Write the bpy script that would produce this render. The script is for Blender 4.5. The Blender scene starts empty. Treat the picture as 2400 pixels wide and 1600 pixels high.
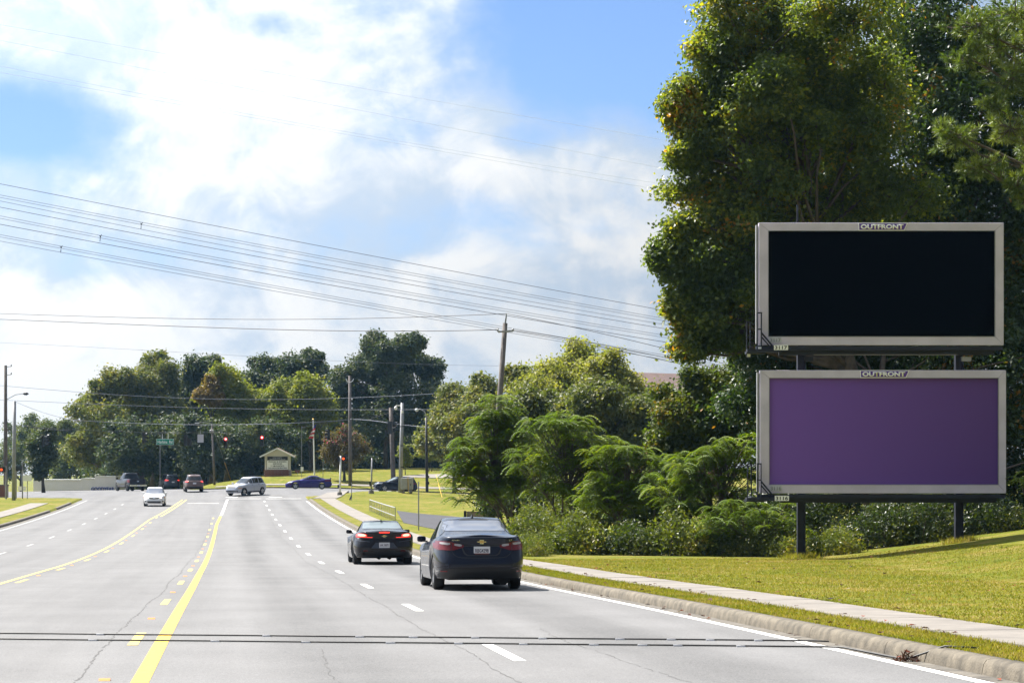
import bpy, bmesh, math, random
import numpy as np
from mathutils import Vector, Matrix
from mathutils.bvhtree import BVHTree

R = math.radians
PI = math.pi
sc = bpy.context.scene
col = sc.collection
random.seed(7)

# ------------------------------------------------------------------ camera, sky, sun, exposure
F, CX, YH = 5200.0, 1200.0, 1108.0        # focal length, principal column and horizon row of the 2400 x 1600 frame
cam_d = bpy.data.cameras.new('camera')
cam_d.sensor_width = 36.0
cam_d.lens = F / 2400.0 * 36.0
cam_d.shift_y = (YH - 800.0) / 2400.0
cam_d.clip_start = 0.5
cam_d.clip_end = 8000.0
cam = bpy.data.objects.new('camera', cam_d)
cam.location = (0, 0, 0)
cam.rotation_euler = (R(90), 0, 0)
col.objects.link(cam)
sc.camera = cam

SUN_EL, SUN_AZ = R(53), R(-50)            # azimuth clockwise from +Y (the view direction)
sun_pos = Vector((math.sin(SUN_AZ) * math.cos(SUN_EL), math.cos(SUN_AZ) * math.cos(SUN_EL), math.sin(SUN_EL)))
sun_d = bpy.data.lights.new('sun', 'SUN')
sun_d.energy = 5.0
sun_d.angle = R(0.6)
sun_d.color = (1.0, 0.95, 0.87)
sun = bpy.data.objects.new('sun', sun_d)
sun.rotation_euler = (-sun_pos).to_track_quat('-Z', 'Y').to_euler()
col.objects.link(sun)

sc.view_settings.view_transform = 'Standard'
sc.view_settings.look = 'None'
sc.view_settings.gamma = 1.0
sc.view_settings.use_curve_mapping = False
sc.view_settings.exposure = 1.42
sc.cycles.use_denoising = True
sc.cycles.max_bounces = 8
sc.cycles.transparent_max_bounces = 8
sc.cycles.sample_clamp_indirect = 6.0

world = bpy.data.worlds.new('World')
sc.world = world
world.use_nodes = True


def build_world():
    nt = world.node_tree
    nt.nodes.clear()
    N = nt.nodes.new
    L = nt.links.new

    def math_(op, a, b=None, c=None):
        n = N('ShaderNodeMath'); n.operation = op
        for i, v in enumerate((a, b, c)):
            if v is None: continue
            if isinstance(v, (int, float)): n.inputs[i].default_value = v
            else: L(v, n.inputs[i])
        return n.outputs[0]

    sky = N('ShaderNodeTexSky')
    sky.sky_type = 'NISHITA'
    sky.sun_disc = False
    sky.sun_elevation = SUN_EL
    sky.sun_rotation = SUN_AZ
    sky.air_density = 1.0
    sky.dust_density = 0.6
    sky.ozone_density = 2.0
    co = N('ShaderNodeTexCoord')
    sep = N('ShaderNodeSeparateXYZ')
    L(co.outputs['Generated'], sep.inputs[0])
    X, Y, Z = sep.outputs
    # tangent-plane direction coordinates round the view axis (smooth over the whole front of the sky)
    yy = math_('MAXIMUM', Y, 0.15)
    ax = math_('DIVIDE', X, yy)
    az = math_('DIVIDE', Z, yy)

    def blob(cx, cz, rx, rz):
        dx = math_('DIVIDE', math_('SUBTRACT', ax, (cx - CX) / F), rx / F)
        dz = math_('DIVIDE', math_('SUBTRACT', az, (YH - cz) / F), rz / F)
        d2 = math_('ADD', math_('MULTIPLY', dx, dx), math_('MULTIPLY', dz, dz))
        return math_('POWER', 2.718, math_('MULTIPLY', d2, -1.0))

    mp = N('ShaderNodeMapping'); mp.inputs['Scale'].default_value = (9.0, 9.0, 14.0)
    mp.inputs['Location'].default_value = (3.1, 1.7, 0.4)
    L(co.outputs['Generated'], mp.inputs[0])
    n1 = N('ShaderNodeTexNoise'); n1.inputs['Scale'].default_value = 1.0
    n1.inputs['Detail'].default_value = 10.0; n1.inputs['Roughness'].default_value = 0.56
    n1.inputs['Distortion'].default_value = 0.25
    L(mp.outputs[0], n1.inputs['Vector'])
    mp2 = N('ShaderNodeMapping'); mp2.inputs['Scale'].default_value = (30.0, 30.0, 40.0)
    L(co.outputs['Generated'], mp2.inputs[0])
    n2 = N('ShaderNodeTexNoise'); n2.inputs['Scale'].default_value = 1.0
    n2.inputs['Detail'].default_value = 8.0; n2.inputs['Roughness'].default_value = 0.62
    L(mp2.outputs[0], n2.inputs['Vector'])

    # openings of clear sky seen between the clouds
    holes = [(1480, 110, 330, 190, 1.05), (1290, 20, 170, 110, .75), (1420, 280, 200, 55, .5),
             (90, 285, 190, 95, .95), (420, 610, 380, 80, .46), (900, 560, 420, 80, .40),
             (1200, 500, 420, 70, .36), (930, 300, 120, 50, .38), (1230, 325, 100, 45, .58), (300, 640, 200, 40, .25), (640, 60, 120, 40, .3)]
    h = None
    for cx, cz, rx, rz, wgt in holes:
        b = math_('MULTIPLY', blob(cx, cz, rx, rz), wgt)
        h = b if h is None else math_('MAXIMUM', h, b)
    # cloud cover = noise, raised everywhere, lowered in the openings
    nz = math_('ADD', math_('MULTIPLY', math_('SUBTRACT', n1.outputs[0], 0.5), 2.1), math_('MULTIPLY', math_('SUBTRACT', n2.outputs[0], 0.5), 1.0))
    low = math_('POWER', 2.718, math_('MULTIPLY', math_('MULTIPLY', az, az), -110.0))      # whiter towards the horizon
    cov = math_('ADD', math_('ADD', math_('SUBTRACT', 0.67, math_('MULTIPLY', h, 1.12)), nz), math_('MULTIPLY', low, 0.55))
    mr = N('ShaderNodeMapRange'); mr.interpolation_type = 'SMOOTHSTEP'
    mr.inputs['From Min'].default_value = -0.15; mr.inputs['From Max'].default_value = 0.85
    L(cov, mr.inputs['Value'])
    # thin out behind: the same cover, brighter towards the sun
    dotn = N('ShaderNodeVectorMath'); dotn.operation = 'DOT_PRODUCT'
    L(co.outputs['Generated'], dotn.inputs[0]); dotn.inputs[1].default_value = sun_pos
    glow = math_('POWER', math_('MAXIMUM', dotn.outputs['Value'], 0.0), 2.0)
    cl = N('ShaderNodeMix'); cl.data_type = 'RGBA'
    mrc = N('ShaderNodeMapRange'); mrc.interpolation_type = 'SMOOTHSTEP'
    mrc.inputs['From Min'].default_value = 0.35; mrc.inputs['From Max'].default_value = 1.35
    n3 = N('ShaderNodeTexNoise'); n3.inputs['Scale'].default_value = 22.0; n3.inputs['Detail'].default_value = 9.0; n3.inputs['Roughness'].default_value = .58; n3.inputs['Distortion'].default_value = .6
    L(co.outputs['Generated'], n3.inputs['Vector'])
    L(math_('ADD', cov, math_('MULTIPLY', math_('SUBTRACT', n3.outputs[0], 0.5), 3.0)), mrc.inputs['Value'])
    L(mrc.outputs[0], cl.inputs['Factor'])
    cl.inputs['A'].default_value = (0.300, 0.355, 0.425, 1)
    cl.inputs['B'].default_value = (0.48, 0.485, 0.49, 1)
    cs = N('ShaderNodeVectorMath'); cs.operation = 'SCALE'
    L(cl.outputs['Result'], cs.inputs[0])
    L(math_('ADD', 0.25, math_('MULTIPLY', glow, 2.1)), cs.inputs['Scale'])
    # clear sky
    ss = N('ShaderNodeVectorMath'); ss.operation = 'MULTIPLY'
    L(sky.outputs[0], ss.inputs[0])
    ss.inputs[1].default_value = (0.036, 0.043, 0.057)
    mix = N('ShaderNodeMix'); mix.data_type = 'RGBA'
    L(mr.outputs[0], mix.inputs['Factor'])
    L(ss.outputs[0], mix.inputs['A'])
    L(cs.outputs[0], mix.inputs['B'])
    bg = N('ShaderNodeBackground'); bg.inputs['Strength'].default_value = 1.0
    L(mix.outputs['Result'], bg.inputs['Color'])
    out = N('ShaderNodeOutputWorld')
    L(bg.outputs[0], out.inputs['Surface'])


build_world()

# ------------------------------------------------------------------ materials


def new_mat(name):
    m = bpy.data.materials.new(name)
    m.use_nodes = True
    nt = m.node_tree
    bsdf = nt.nodes['Principled BSDF']
    return m, nt, bsdf


def mat(name, c, rough=.6, metal=0., spec=.5, var=0., vscale=4., bump=0., bscale=40., c2=None, coat=0., emit=None, estr=0.):
    m, nt, b = new_mat(name)
    N, L = nt.nodes.new, nt.links.new
    b.inputs['Base Color'].default_value = (*c, 1)
    b.inputs['Roughness'].default_value = rough
    b.inputs['Metallic'].default_value = metal
    b.inputs['Specular IOR Level'].default_value = spec
    if coat:
        b.inputs['Coat Weight'].default_value = coat
        b.inputs['Coat Roughness'].default_value = 0.04
    if emit:
        b.inputs['Emission Color'].default_value = (*emit, 1)
        b.inputs['Emission Strength'].default_value = estr
    if var or c2 or bump:
        co = N('ShaderNodeTexCoord')
    if var or c2:
        n = N('ShaderNodeTexNoise'); n.inputs['Scale'].default_value = vscale
        n.inputs['Detail'].default_value = 6; n.inputs['Roughness'].default_value = .6
        L(co.outputs['Object'], n.inputs['Vector'])
        rp = N('ShaderNodeValToRGB')
        lo = tuple(max(0, x * (1 - var)) for x in c)
        hi = c2 if c2 else tuple(min(1, x * (1 + var)) for x in c)
        rp.color_ramp.elements[0].position = .33; rp.color_ramp.elements[0].color = (*lo, 1)
        rp.color_ramp.elements[1].position = .68; rp.color_ramp.elements[1].color = (*hi, 1)
        L(n.outputs[0], rp.inputs[0]); L(rp.outputs[0], b.inputs['Base Color'])
    if bump:
        n = N('ShaderNodeTexNoise'); n.inputs['Scale'].default_value = bscale
        n.inputs['Detail'].default_value = 5
        L(co.outputs['Object'], n.inputs['Vector'])
        bp = N('ShaderNodeBump'); bp.inputs['Strength'].default_value = bump
        bp.inputs['Distance'].default_value = .02
        L(n.outputs[0], bp.inputs['Height']); L(bp.outputs[0], b.inputs['Normal'])
    return m


def leaf_mat(name, stops, rough=.45, trans=.45, spec=.35, tmul=(1.5, 1.6, .6), clump=.55):
    """foliage: a random tint per leaf, partly translucent"""
    m, nt, b = new_mat(name)
    N, L = nt.nodes.new, nt.links.new
    geo = N('ShaderNodeNewGeometry')
    rp = N('ShaderNodeValToRGB')
    cr = rp.color_ramp
    while len(cr.elements) < len(stops):
        cr.elements.new(.5)
    for e, (p, c) in zip(cr.elements, stops):
        e.position = p; e.color = (*c, 1)
    tco = N('ShaderNodeTexCoord')
    nz = N('ShaderNodeTexNoise'); nz.inputs['Scale'].default_value = clump; nz.inputs['Detail'].default_value = 2
    L(tco.outputs['Object'], nz.inputs['Vector'])
    st_ = N('ShaderNodeMapRange'); st_.inputs['From Min'].default_value = .33; st_.inputs['From Max'].default_value = .67
    st_.inputs['To Min'].default_value = -.30; st_.inputs['To Max'].default_value = .30
    L(nz.outputs[0], st_.inputs['Value'])
    md = N('ShaderNodeMath'); md.operation = 'MULTIPLY_ADD'; md.inputs[1].default_value = .62; md.use_clamp = True
    ad = N('ShaderNodeMath'); ad.operation = 'ADD'; ad.inputs[1].default_value = .19
    L(st_.outputs[0], ad.inputs[0]); L(geo.outputs['Random Per Island'], md.inputs[0]); L(ad.outputs[0], md.inputs[2])
    L(md.outputs[0], rp.inputs[0])
    b.inputs['Roughness'].default_value = rough
    b.inputs['Specular IOR Level'].default_value = spec
    L(rp.outputs[0], b.inputs['Base Color'])
    tc = N('ShaderNodeVectorMath'); tc.operation = 'MULTIPLY'
    L(rp.outputs[0], tc.inputs[0]); tc.inputs[1].default_value = tmul
    tr = N('ShaderNodeBsdfTranslucent')
    L(tc.outputs[0], tr.inputs['Color'])
    mx = N('ShaderNodeMixShader'); mx.inputs[0].default_value = trans
    out = nt.nodes['Material Output']
    L(b.outputs[0], mx.inputs[1]); L(tr.outputs[0], mx.inputs[2])
    L(mx.outputs[0], out.inputs['Surface'])
    return m


P0X_, P0Y_ = .04, 22.6


def asphalt_mat(name, base, lane=False):
    m, nt, b = new_mat(name)
    N, L = nt.nodes.new, nt.links.new

    def mth(op, a, b_=None):
        n = N('ShaderNodeMath'); n.operation = op
        for i, v in enumerate((a, b_)):
            if v is None: continue
            if isinstance(v, (int, float)): n.inputs[i].default_value = v
            else: L(v, n.inputs[i])
        return n.outputs[0]
    co = N('ShaderNodeTexCoord')

    def noise(scale, detail, rough, vec=None):
        n = N('ShaderNodeTexNoise'); n.inputs['Scale'].default_value = scale
        n.inputs['Detail'].default_value = detail; n.inputs['Roughness'].default_value = rough
        L(vec if vec else co.outputs['Object'], n.inputs['Vector'])
        return n.outputs[0]
    agg = noise(70, 3, .7)
    grit = noise(14, 5, .75)
    patch = noise(.45, 5, .6)
    mp0 = N('ShaderNodeMapping'); mp0.inputs['Rotation'].default_value = (0, 0, R(-7.24))
    L(co.outputs['Object'], mp0.inputs[0])
    mp = N('ShaderNodeMapping'); mp.inputs['Scale'].default_value = (1.1, .03, 1)
    L(mp0.outputs[0], mp.inputs[0])
    streak = noise(1.0, 5, .6, mp.outputs[0])
    mid = noise(32, 4, .8)
    v = mth('ADD', 1.0, mth('MULTIPLY', mth('SUBTRACT', agg, .5), 1.9))
    v = mth('ADD', v, mth('MULTIPLY', mth('SUBTRACT', mid, .5), .9))
    v = mth('ADD', v, mth('MULTIPLY', mth('SUBTRACT', grit, .5), .40))
    v = mth('ADD', v, mth('MULTIPLY', mth('SUBTRACT', patch, .5), .5))
    v = mth('ADD', v, mth('MULTIPLY', mth('SUBTRACT', streak, .5), .6))
    if lane:
        sx = N('ShaderNodeSeparateXYZ'); L(mp0.outputs[0], sx.inputs[0])
        wob = noise(.25, 4, .6)
        for tc, wd, dk in ((1.8, .55, -.22), (-1.9, .55, -.20), (-9.8, .6, -.10), (-13.4, .6, -.10), (.95, .3, .06), (2.65, .3, .06), (-1.0, .3, .05), (-2.8, .3, .05)):
            # lateral offset tc of the road frame in rotated object coordinates
            x0 = (P0X_ + tc * .992) * math.cos(R(7.24)) + (P0Y_ + tc * .126) * math.sin(R(7.24))
            d = mth('DIVIDE', mth('SUBTRACT', sx.outputs[0], x0), wd)
            g = mth('POWER', 2.718, mth('MULTIPLY', mth('MULTIPLY', d, d), -1.0))
            v = mth('ADD', v, mth('MULTIPLY', mth('MULTIPLY', g, dk), mth('MULTIPLY', wob, 2.0)))
    sp = N('ShaderNodeVectorMath'); sp.operation = 'SCALE'
    sp.inputs[0].default_value = base
    L(v, sp.inputs['Scale'])
    L(sp.outputs[0], b.inputs['Base Color'])
    b.inputs['Roughness'].default_value = .85
    b.inputs['Specular IOR Level'].default_value = .3
    bp = N('ShaderNodeBump'); bp.inputs['Strength'].default_value = .35; bp.inputs['Distance'].default_value = .01
    L(agg, bp.inputs['Height']); L(bp.outputs[0], b.inputs['Normal'])
    return m


M = {}
M['asphalt'] = asphalt_mat('worn_asphalt', (.130, .1275, .128), True)
M['asphalt_dark'] = asphalt_mat('dark_asphalt', (.042, .040, .047))
M['asphalt_cross'] = asphalt_mat('cross_street_asphalt', (.122, .12, .123))
M['concrete'] = mat('concrete', (.168, .149, .130), .85, var=.2, vscale=1.6, bump=.25, bscale=60)
M['kerb'] = mat('kerb_concrete', (.105, .088, .064), .9, var=.45, vscale=5.0, bump=.5, bscale=45)
M['gutter'] = mat('gutter_concrete', (.10, .088, .072), .9, var=.5, vscale=3.5, bump=.4, bscale=50)
M['white_paint'] = mat('road_paint_white', (.62, .61, .58), .7, var=.14, vscale=9.)
M['worn_white'] = mat('worn_road_paint', (.33, .325, .32), .75, var=.3, vscale=7.)
M['yellow_paint'] = mat('road_paint_yellow', (.60, .37, .03), .7, var=.15, vscale=9.)
M['worn_yellow'] = mat('worn_yellow_paint', (.46, .35, .09), .75, var=.3, vscale=7.)
M['orange'] = mat('orange_reflector', (.65, .22, .03), .4)
M['crack'] = mat('crack_tar', (.07, .067, .065), .9)
M['rubber'] = mat('black_rubber', (.012, .012, .012), .55)
M['tape'] = mat('white_tape', (.7, .7, .72), .5)
M['steel'] = mat('galvanised_steel', (.27, .27, .285), .5, .15, var=.18, vscale=3.)
M['dark_steel'] = mat('dark_steel', (.02, .02, .024), .5, .3)
M['navy_steel'] = mat('navy_painted_steel', (.012, .014, .03), .55, .2, var=.3, vscale=3.)
M['wood_pole'] = mat('weathered_pole_wood', (.125, .108, .10), .9, var=.3, vscale=2.5, bump=.4, bscale=30)
M['wood'] = mat('weathered_timber', (.25, .19, .13), .9, var=.3, vscale=3.)
M['bark'] = mat('bark', (.09, .07, .055), .95, var=.4, vscale=3., bump=.8, bscale=12)
M['bark_pale'] = mat('pale_bark', (.11, .10, .095), .95, var=.35, vscale=2., bump=.6, bscale=10)
M['white'] = mat('white_enamel', (.75, .75, .74), .5)
M['sign_white'] = mat('sign_white', (.85, .85, .84), .5)
M['black'] = mat('black_enamel', (.008, .008, .009), .5)
M['frame_grey'] = mat('billboard_frame_grey', (.55, .50, .62), .6, .0, var=.10, vscale=1.2)
M['panel_black'] = mat('black_vinyl', (.0006, .0006, .0006), .9, spec=.0)
M['sign_green'] = mat('street_sign_green', (.0, .23, .15), .45)
M['purple_logo'] = mat('logo_purple', (.10, .04, .28), .5)
M['logo_white'] = mat('logo_white', (.85, .84, .86), .5)
M['plate_grey'] = mat('faded_plate', (.50, .50, .54), .5)
M['plate_greytext'] = mat('faded_digits', (.25, .25, .27), .5)
M['brick'] = mat('red_brick', (.20, .085, .06), .9, var=.3, vscale=5.)
M['mortar'] = mat('mortar', (.3, .25, .22), .95)
M['cream'] = mat('cream_siding', (.58, .54, .46), .7)
M['shingle'] = mat('brown_shingle', (.27, .15, .11), .9, var=.25, vscale=6.)
M['redroof'] = mat('red_brown_roof', (.095, .058, .052), .9, var=.2, vscale=1.5)
M['wall_white'] = mat('white_block_wall', (.82, .78, .84), .85, var=.05, vscale=.6)
M['blue_letter'] = mat('blue_letters', (.01, .03, .28), .5)
M['signal'] = mat('signal_black', (.008, .009, .012), .5)
M['lens_off'] = mat('lens_dark', (.02, .02, .025), .2)
M['lens_red'] = mat('lens_red_lit', (.5, .03, .02), .4, emit=(1.0, .025, .02), estr=2.2)
M['lens_core'] = mat('lens_red_core', (.8, .5, .5), .4, emit=(1.0, .6, .6), estr=2.0)
M['hand'] = mat('orange_hand_lit', (.6, .1, .01), .4, emit=(1.0, .07, .01), estr=.9)
M['yellow_guard'] = mat('yellow_guard', (.62, .36, .02), .5)
M['lamp_glass'] = mat('lamp_glass', (.6, .62, .64), .25)
M['wire'] = mat('cable_black', (.02, .02, .022), .6)
M['wire_pale'] = mat('cable_pale', (.55, .62, .72), .5, .0)
M['wire_grey'] = mat('cable_aluminium', (.15, .16, .19), .5, .3)
M['brown_leaf'] = mat('brown_litter', (.08, .045, .03), .9)
M['flag_red'] = mat('flag_red', (.45, .03, .03), .8)
M['flag_white'] = mat('flag_white', (.65, .62, .6), .8)
M['flag_blue'] = mat('flag_blue', (.03, .04, .18), .8)
M['cabinet'] = mat('cabinet_aluminium', (.34, .34, .36), .5, .35, var=.12, vscale=3.)


def purple_ramp():
    # billboard sheet: violet at the left, darker violet towards the right
    m, nt, b = new_mat('violet_ramp')
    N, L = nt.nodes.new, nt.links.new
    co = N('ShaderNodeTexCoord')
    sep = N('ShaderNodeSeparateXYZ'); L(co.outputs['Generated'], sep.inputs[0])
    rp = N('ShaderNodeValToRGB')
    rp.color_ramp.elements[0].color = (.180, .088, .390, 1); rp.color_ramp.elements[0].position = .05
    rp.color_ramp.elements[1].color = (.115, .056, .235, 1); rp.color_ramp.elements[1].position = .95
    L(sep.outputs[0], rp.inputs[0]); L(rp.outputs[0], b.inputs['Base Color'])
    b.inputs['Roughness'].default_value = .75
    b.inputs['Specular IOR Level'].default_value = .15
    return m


M['purple'] = purple_ramp()


def grass_ground():
    m, nt, b = new_mat('turf')
    N, L = nt.nodes.new, nt.links.new
    co = N('ShaderNodeTexCoord')

    def noise(scale, detail):
        n = N('ShaderNodeTexNoise'); n.inputs['Scale'].default_value = scale
        n.inputs['Detail'].default_value = detail; n.inputs['Roughness'].default_value = .65
        L(co.outputs['Object'], n.inputs['Vector'])
        return n.outputs[0]
    a, bb, fine = noise(.35, 6), noise(2.3, 6), noise(25., 4)
    rp = N('ShaderNodeValToRGB')
    e = rp.color_ramp.elements
    e[0].position = .40; e[0].color = (.088, .112, .010, 1)
    e[1].position = .60; e[1].color = (.225, .170, .055, 1)
    x = e.new(.5); x.color = (.132, .138, .012, 1)
    ad = N('ShaderNodeMath'); ad.operation = 'MULTIPLY_ADD'
    L(bb, ad.inputs[0]); ad.inputs[1].default_value = .55
    ml = N('ShaderNodeMath'); ml.operation = 'MULTIPLY'; ml.inputs[1].default_value = .45
    L(a, ml.inputs[0]); L(ml.outputs[0], ad.inputs[2])
    L(ad.outputs[0], rp.inputs[0])
    mm = N('ShaderNodeMix'); mm.data_type = 'RGBA'; mm.blend_type = 'MULTIPLY'; mm.inputs['Factor'].default_value = .55
    r2 = N('ShaderNodeValToRGB'); r2.color_ramp.elements[0].position = .3; r2.color_ramp.elements[0].color = (.45, .5, .4, 1)
    r2.color_ramp.elements[1].position = .65; r2.color_ramp.elements[1].color = (1.25, 1.2, 1.2, 1)
    L(fine, r2.inputs[0]); L(rp.outputs[0], mm.inputs['A']); L(r2.outputs[0], mm.inputs['B'])
    L(mm.outputs['Result'], b.inputs['Base Color'])
    b.inputs['Roughness'].default_value = .95
    b.inputs['Specular IOR Level'].default_value = .1
    bp = N('ShaderNodeBump'); bp.inputs['Strength'].default_value = .8; bp.inputs['Distance'].default_value = .05
    L(fine, bp.inputs['Height']); L(bp.outputs[0], b.inputs['Normal'])
    return m


M['turf'] = grass_ground()
M['blade'] = leaf_mat('grass_blade', [(0, (0.1309, 0.1519, 0.0128)), (.40, (0.2014, 0.2009, 0.0176)), (.72, (0.2719, 0.2205, 0.04)), (1, (0.3424, 0.2548, 0.096))], .6, .4, .15, (1.2, 1.25, .7))
M['litter'] = leaf_mat('fallen_leaf', [(0, (.03, .02, .015)), (.6, (.07, .03, .02)), (.85, (.25, .05, .02)), (1, (.3, .25, .2))], .8, .1, .2)
M['leaf_poplar'] = leaf_mat('poplar_leaf', [(0, (.042, .072, .018)), (.5, (.075, .112, .024)), (.84, (.165, .19, .03)), (.985, (.27, .235, .03)), (1, (.32, .16, .02))], .42, .52, .4, (2.2, 2.0, .5))
M['leaf_dark'] = leaf_mat('dark_leaf', [(0, (0.0216, 0.0462, 0.014)), (.7, (0.0396, 0.0756, 0.02)), (.95, (0.09, 0.1155, 0.024)), (1, (0.252, 0.126, 0.02))], .42, .35, .4, (1.7, 1.6, .5))
M['leaf_yellow'] = leaf_mat('yellowing_leaf', [(0, (0.03481, 0.06143, 0.0117)), (.5, (0.06961, 0.09828, 0.01404)), (.85, (0.1193, 0.129, 0.01404)), (1, (0.1989, 0.1351, 0.0117))], .5, .42, .3)
M['leaf_pale'] = leaf_mat('pale_olive_leaf', [(0, (0.099, 0.12, 0.027)), (.5, (0.198, 0.2025, 0.045)), (1, (0.3135, 0.285, 0.075))], .5, .45, .25)
M['leaf_olive'] = leaf_mat('olive_leaf', [(0, (0.05678, 0.07225, 0.02028)), (.6, (0.09464, 0.1124, 0.02704)), (1, (0.1893, 0.1686, 0.0507))], .5, .38, .3)
M['leaf_far'] = leaf_mat('far_green_leaf', [(0, (0.07425, 0.09372, 0.03363)), (.6, (0.1337, 0.1453, 0.03842)), (1, (0.2821, 0.2341, 0.04803))], .55, .35, .25)
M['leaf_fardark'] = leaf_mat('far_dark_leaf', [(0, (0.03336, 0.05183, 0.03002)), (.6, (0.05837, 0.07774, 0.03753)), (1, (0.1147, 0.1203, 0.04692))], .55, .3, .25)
M['leaf_faryellow'] = leaf_mat('far_yellow_leaf', [(0, (0.1063, 0.1317, 0.01656)), (.6, (0.1876, 0.2105, 0.02483)), (1, (0.2751, 0.2501, 0.04138))], .55, .35, .25)
M['leaf_orange'] = leaf_mat('far_orange_leaf', [(0, (.12, .10, .025)), (.6, (.20, .13, .035)), (1, (.25, .17, .05))], .55, .35, .25)
M['leaf_hazy'] = leaf_mat('distant_leaf', [(0, (0.0575, 0.0805, 0.0345)), (.6, (0.092, 0.1092, 0.04025)), (1, (0.1495, 0.1495, 0.046))], .6, .35, .2)
M['leaf_sumac'] = leaf_mat('sumac_leaflet', [(0, (0.05367, 0.08437, 0.007646)), (.6, (0.08541, 0.1306, 0.01021)), (1, (0.1831, 0.1994, 0.01275))], .5, .42, .14, (1.5, 1.6, .5))
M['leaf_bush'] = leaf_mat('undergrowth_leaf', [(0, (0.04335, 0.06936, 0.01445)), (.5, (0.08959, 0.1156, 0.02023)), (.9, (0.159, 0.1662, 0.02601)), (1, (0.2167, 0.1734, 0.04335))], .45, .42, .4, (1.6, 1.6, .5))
M['leaf_bushdark'] = leaf_mat('shaded_undergrowth_leaf', [(0, (0.0224, 0.0416, 0.0128)), (.6, (0.0416, 0.064, 0.016)), (1, (0.096, 0.104, 0.0224))], .42, .38, .45, (1.6, 1.6, .5))  # darker copy of the undergrowth leaf, shade put into its colour
M['needle'] = leaf_mat('pine_needle', [(0, (0.04428, 0.081, 0.0162)), (.5, (0.1107, 0.1553, 0.0297)), (1, (0.2435, 0.27, 0.0675))], .4, .25, .4)
M['leaf_myrtle'] = leaf_mat('myrtle_leaf', [(0, (.07, .05, .02)), (.6, (.11, .08, .03)), (1, (.12, .11, .03))], .5, .35, .25)
M['flower'] = leaf_mat('pink_flower', [(0, (.5, .06, .15)), (1, (.6, .15, .25))], .6, .3, .2)

# ------------------------------------------------------------------ mesh helpers


def tag(o, label=None, cat=None, group=None, kind=None):
    if label: o['label'] = label
    if cat: o['category'] = cat
    if group: o['group'] = group
    if kind: o['kind'] = kind
    return o


def link(name, me, material=None, parent=None):
    if material is not None:
        me.materials.append(material)
    o = bpy.data.objects.new(name, me)
    col.objects.link(o)
    if parent is not None:
        o.parent = parent
    return o


def empty(name, loc=(0, 0, 0), rot=(0, 0, 0)):
    o = bpy.data.objects.new(name, None)
    o.empty_display_size = .2
    o.location = loc; o.rotation_euler = rot
    col.objects.link(o)
    return o


def np_mesh(name, verts, quads, smooth=False):
    """verts (n,3) and quads/tris (m,k) arrays"""
    me = bpy.data.meshes.new(name)
    verts = np.asarray(verts, np.float32); quads = np.asarray(quads, np.int32)
    me.vertices.add(len(verts)); me.vertices.foreach_set('co', verts.ravel())
    k = quads.shape[1]
    me.loops.add(quads.size); me.loops.foreach_set('vertex_index', quads.ravel())
    me.polygons.add(len(quads))
    me.polygons.foreach_set('loop_start', np.arange(0, quads.size, k, dtype=np.int32))
    me.polygons.foreach_set('use_smooth', np.full(len(quads), bool(smooth)))
    me.update(calc_edges=True)
    return me


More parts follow.
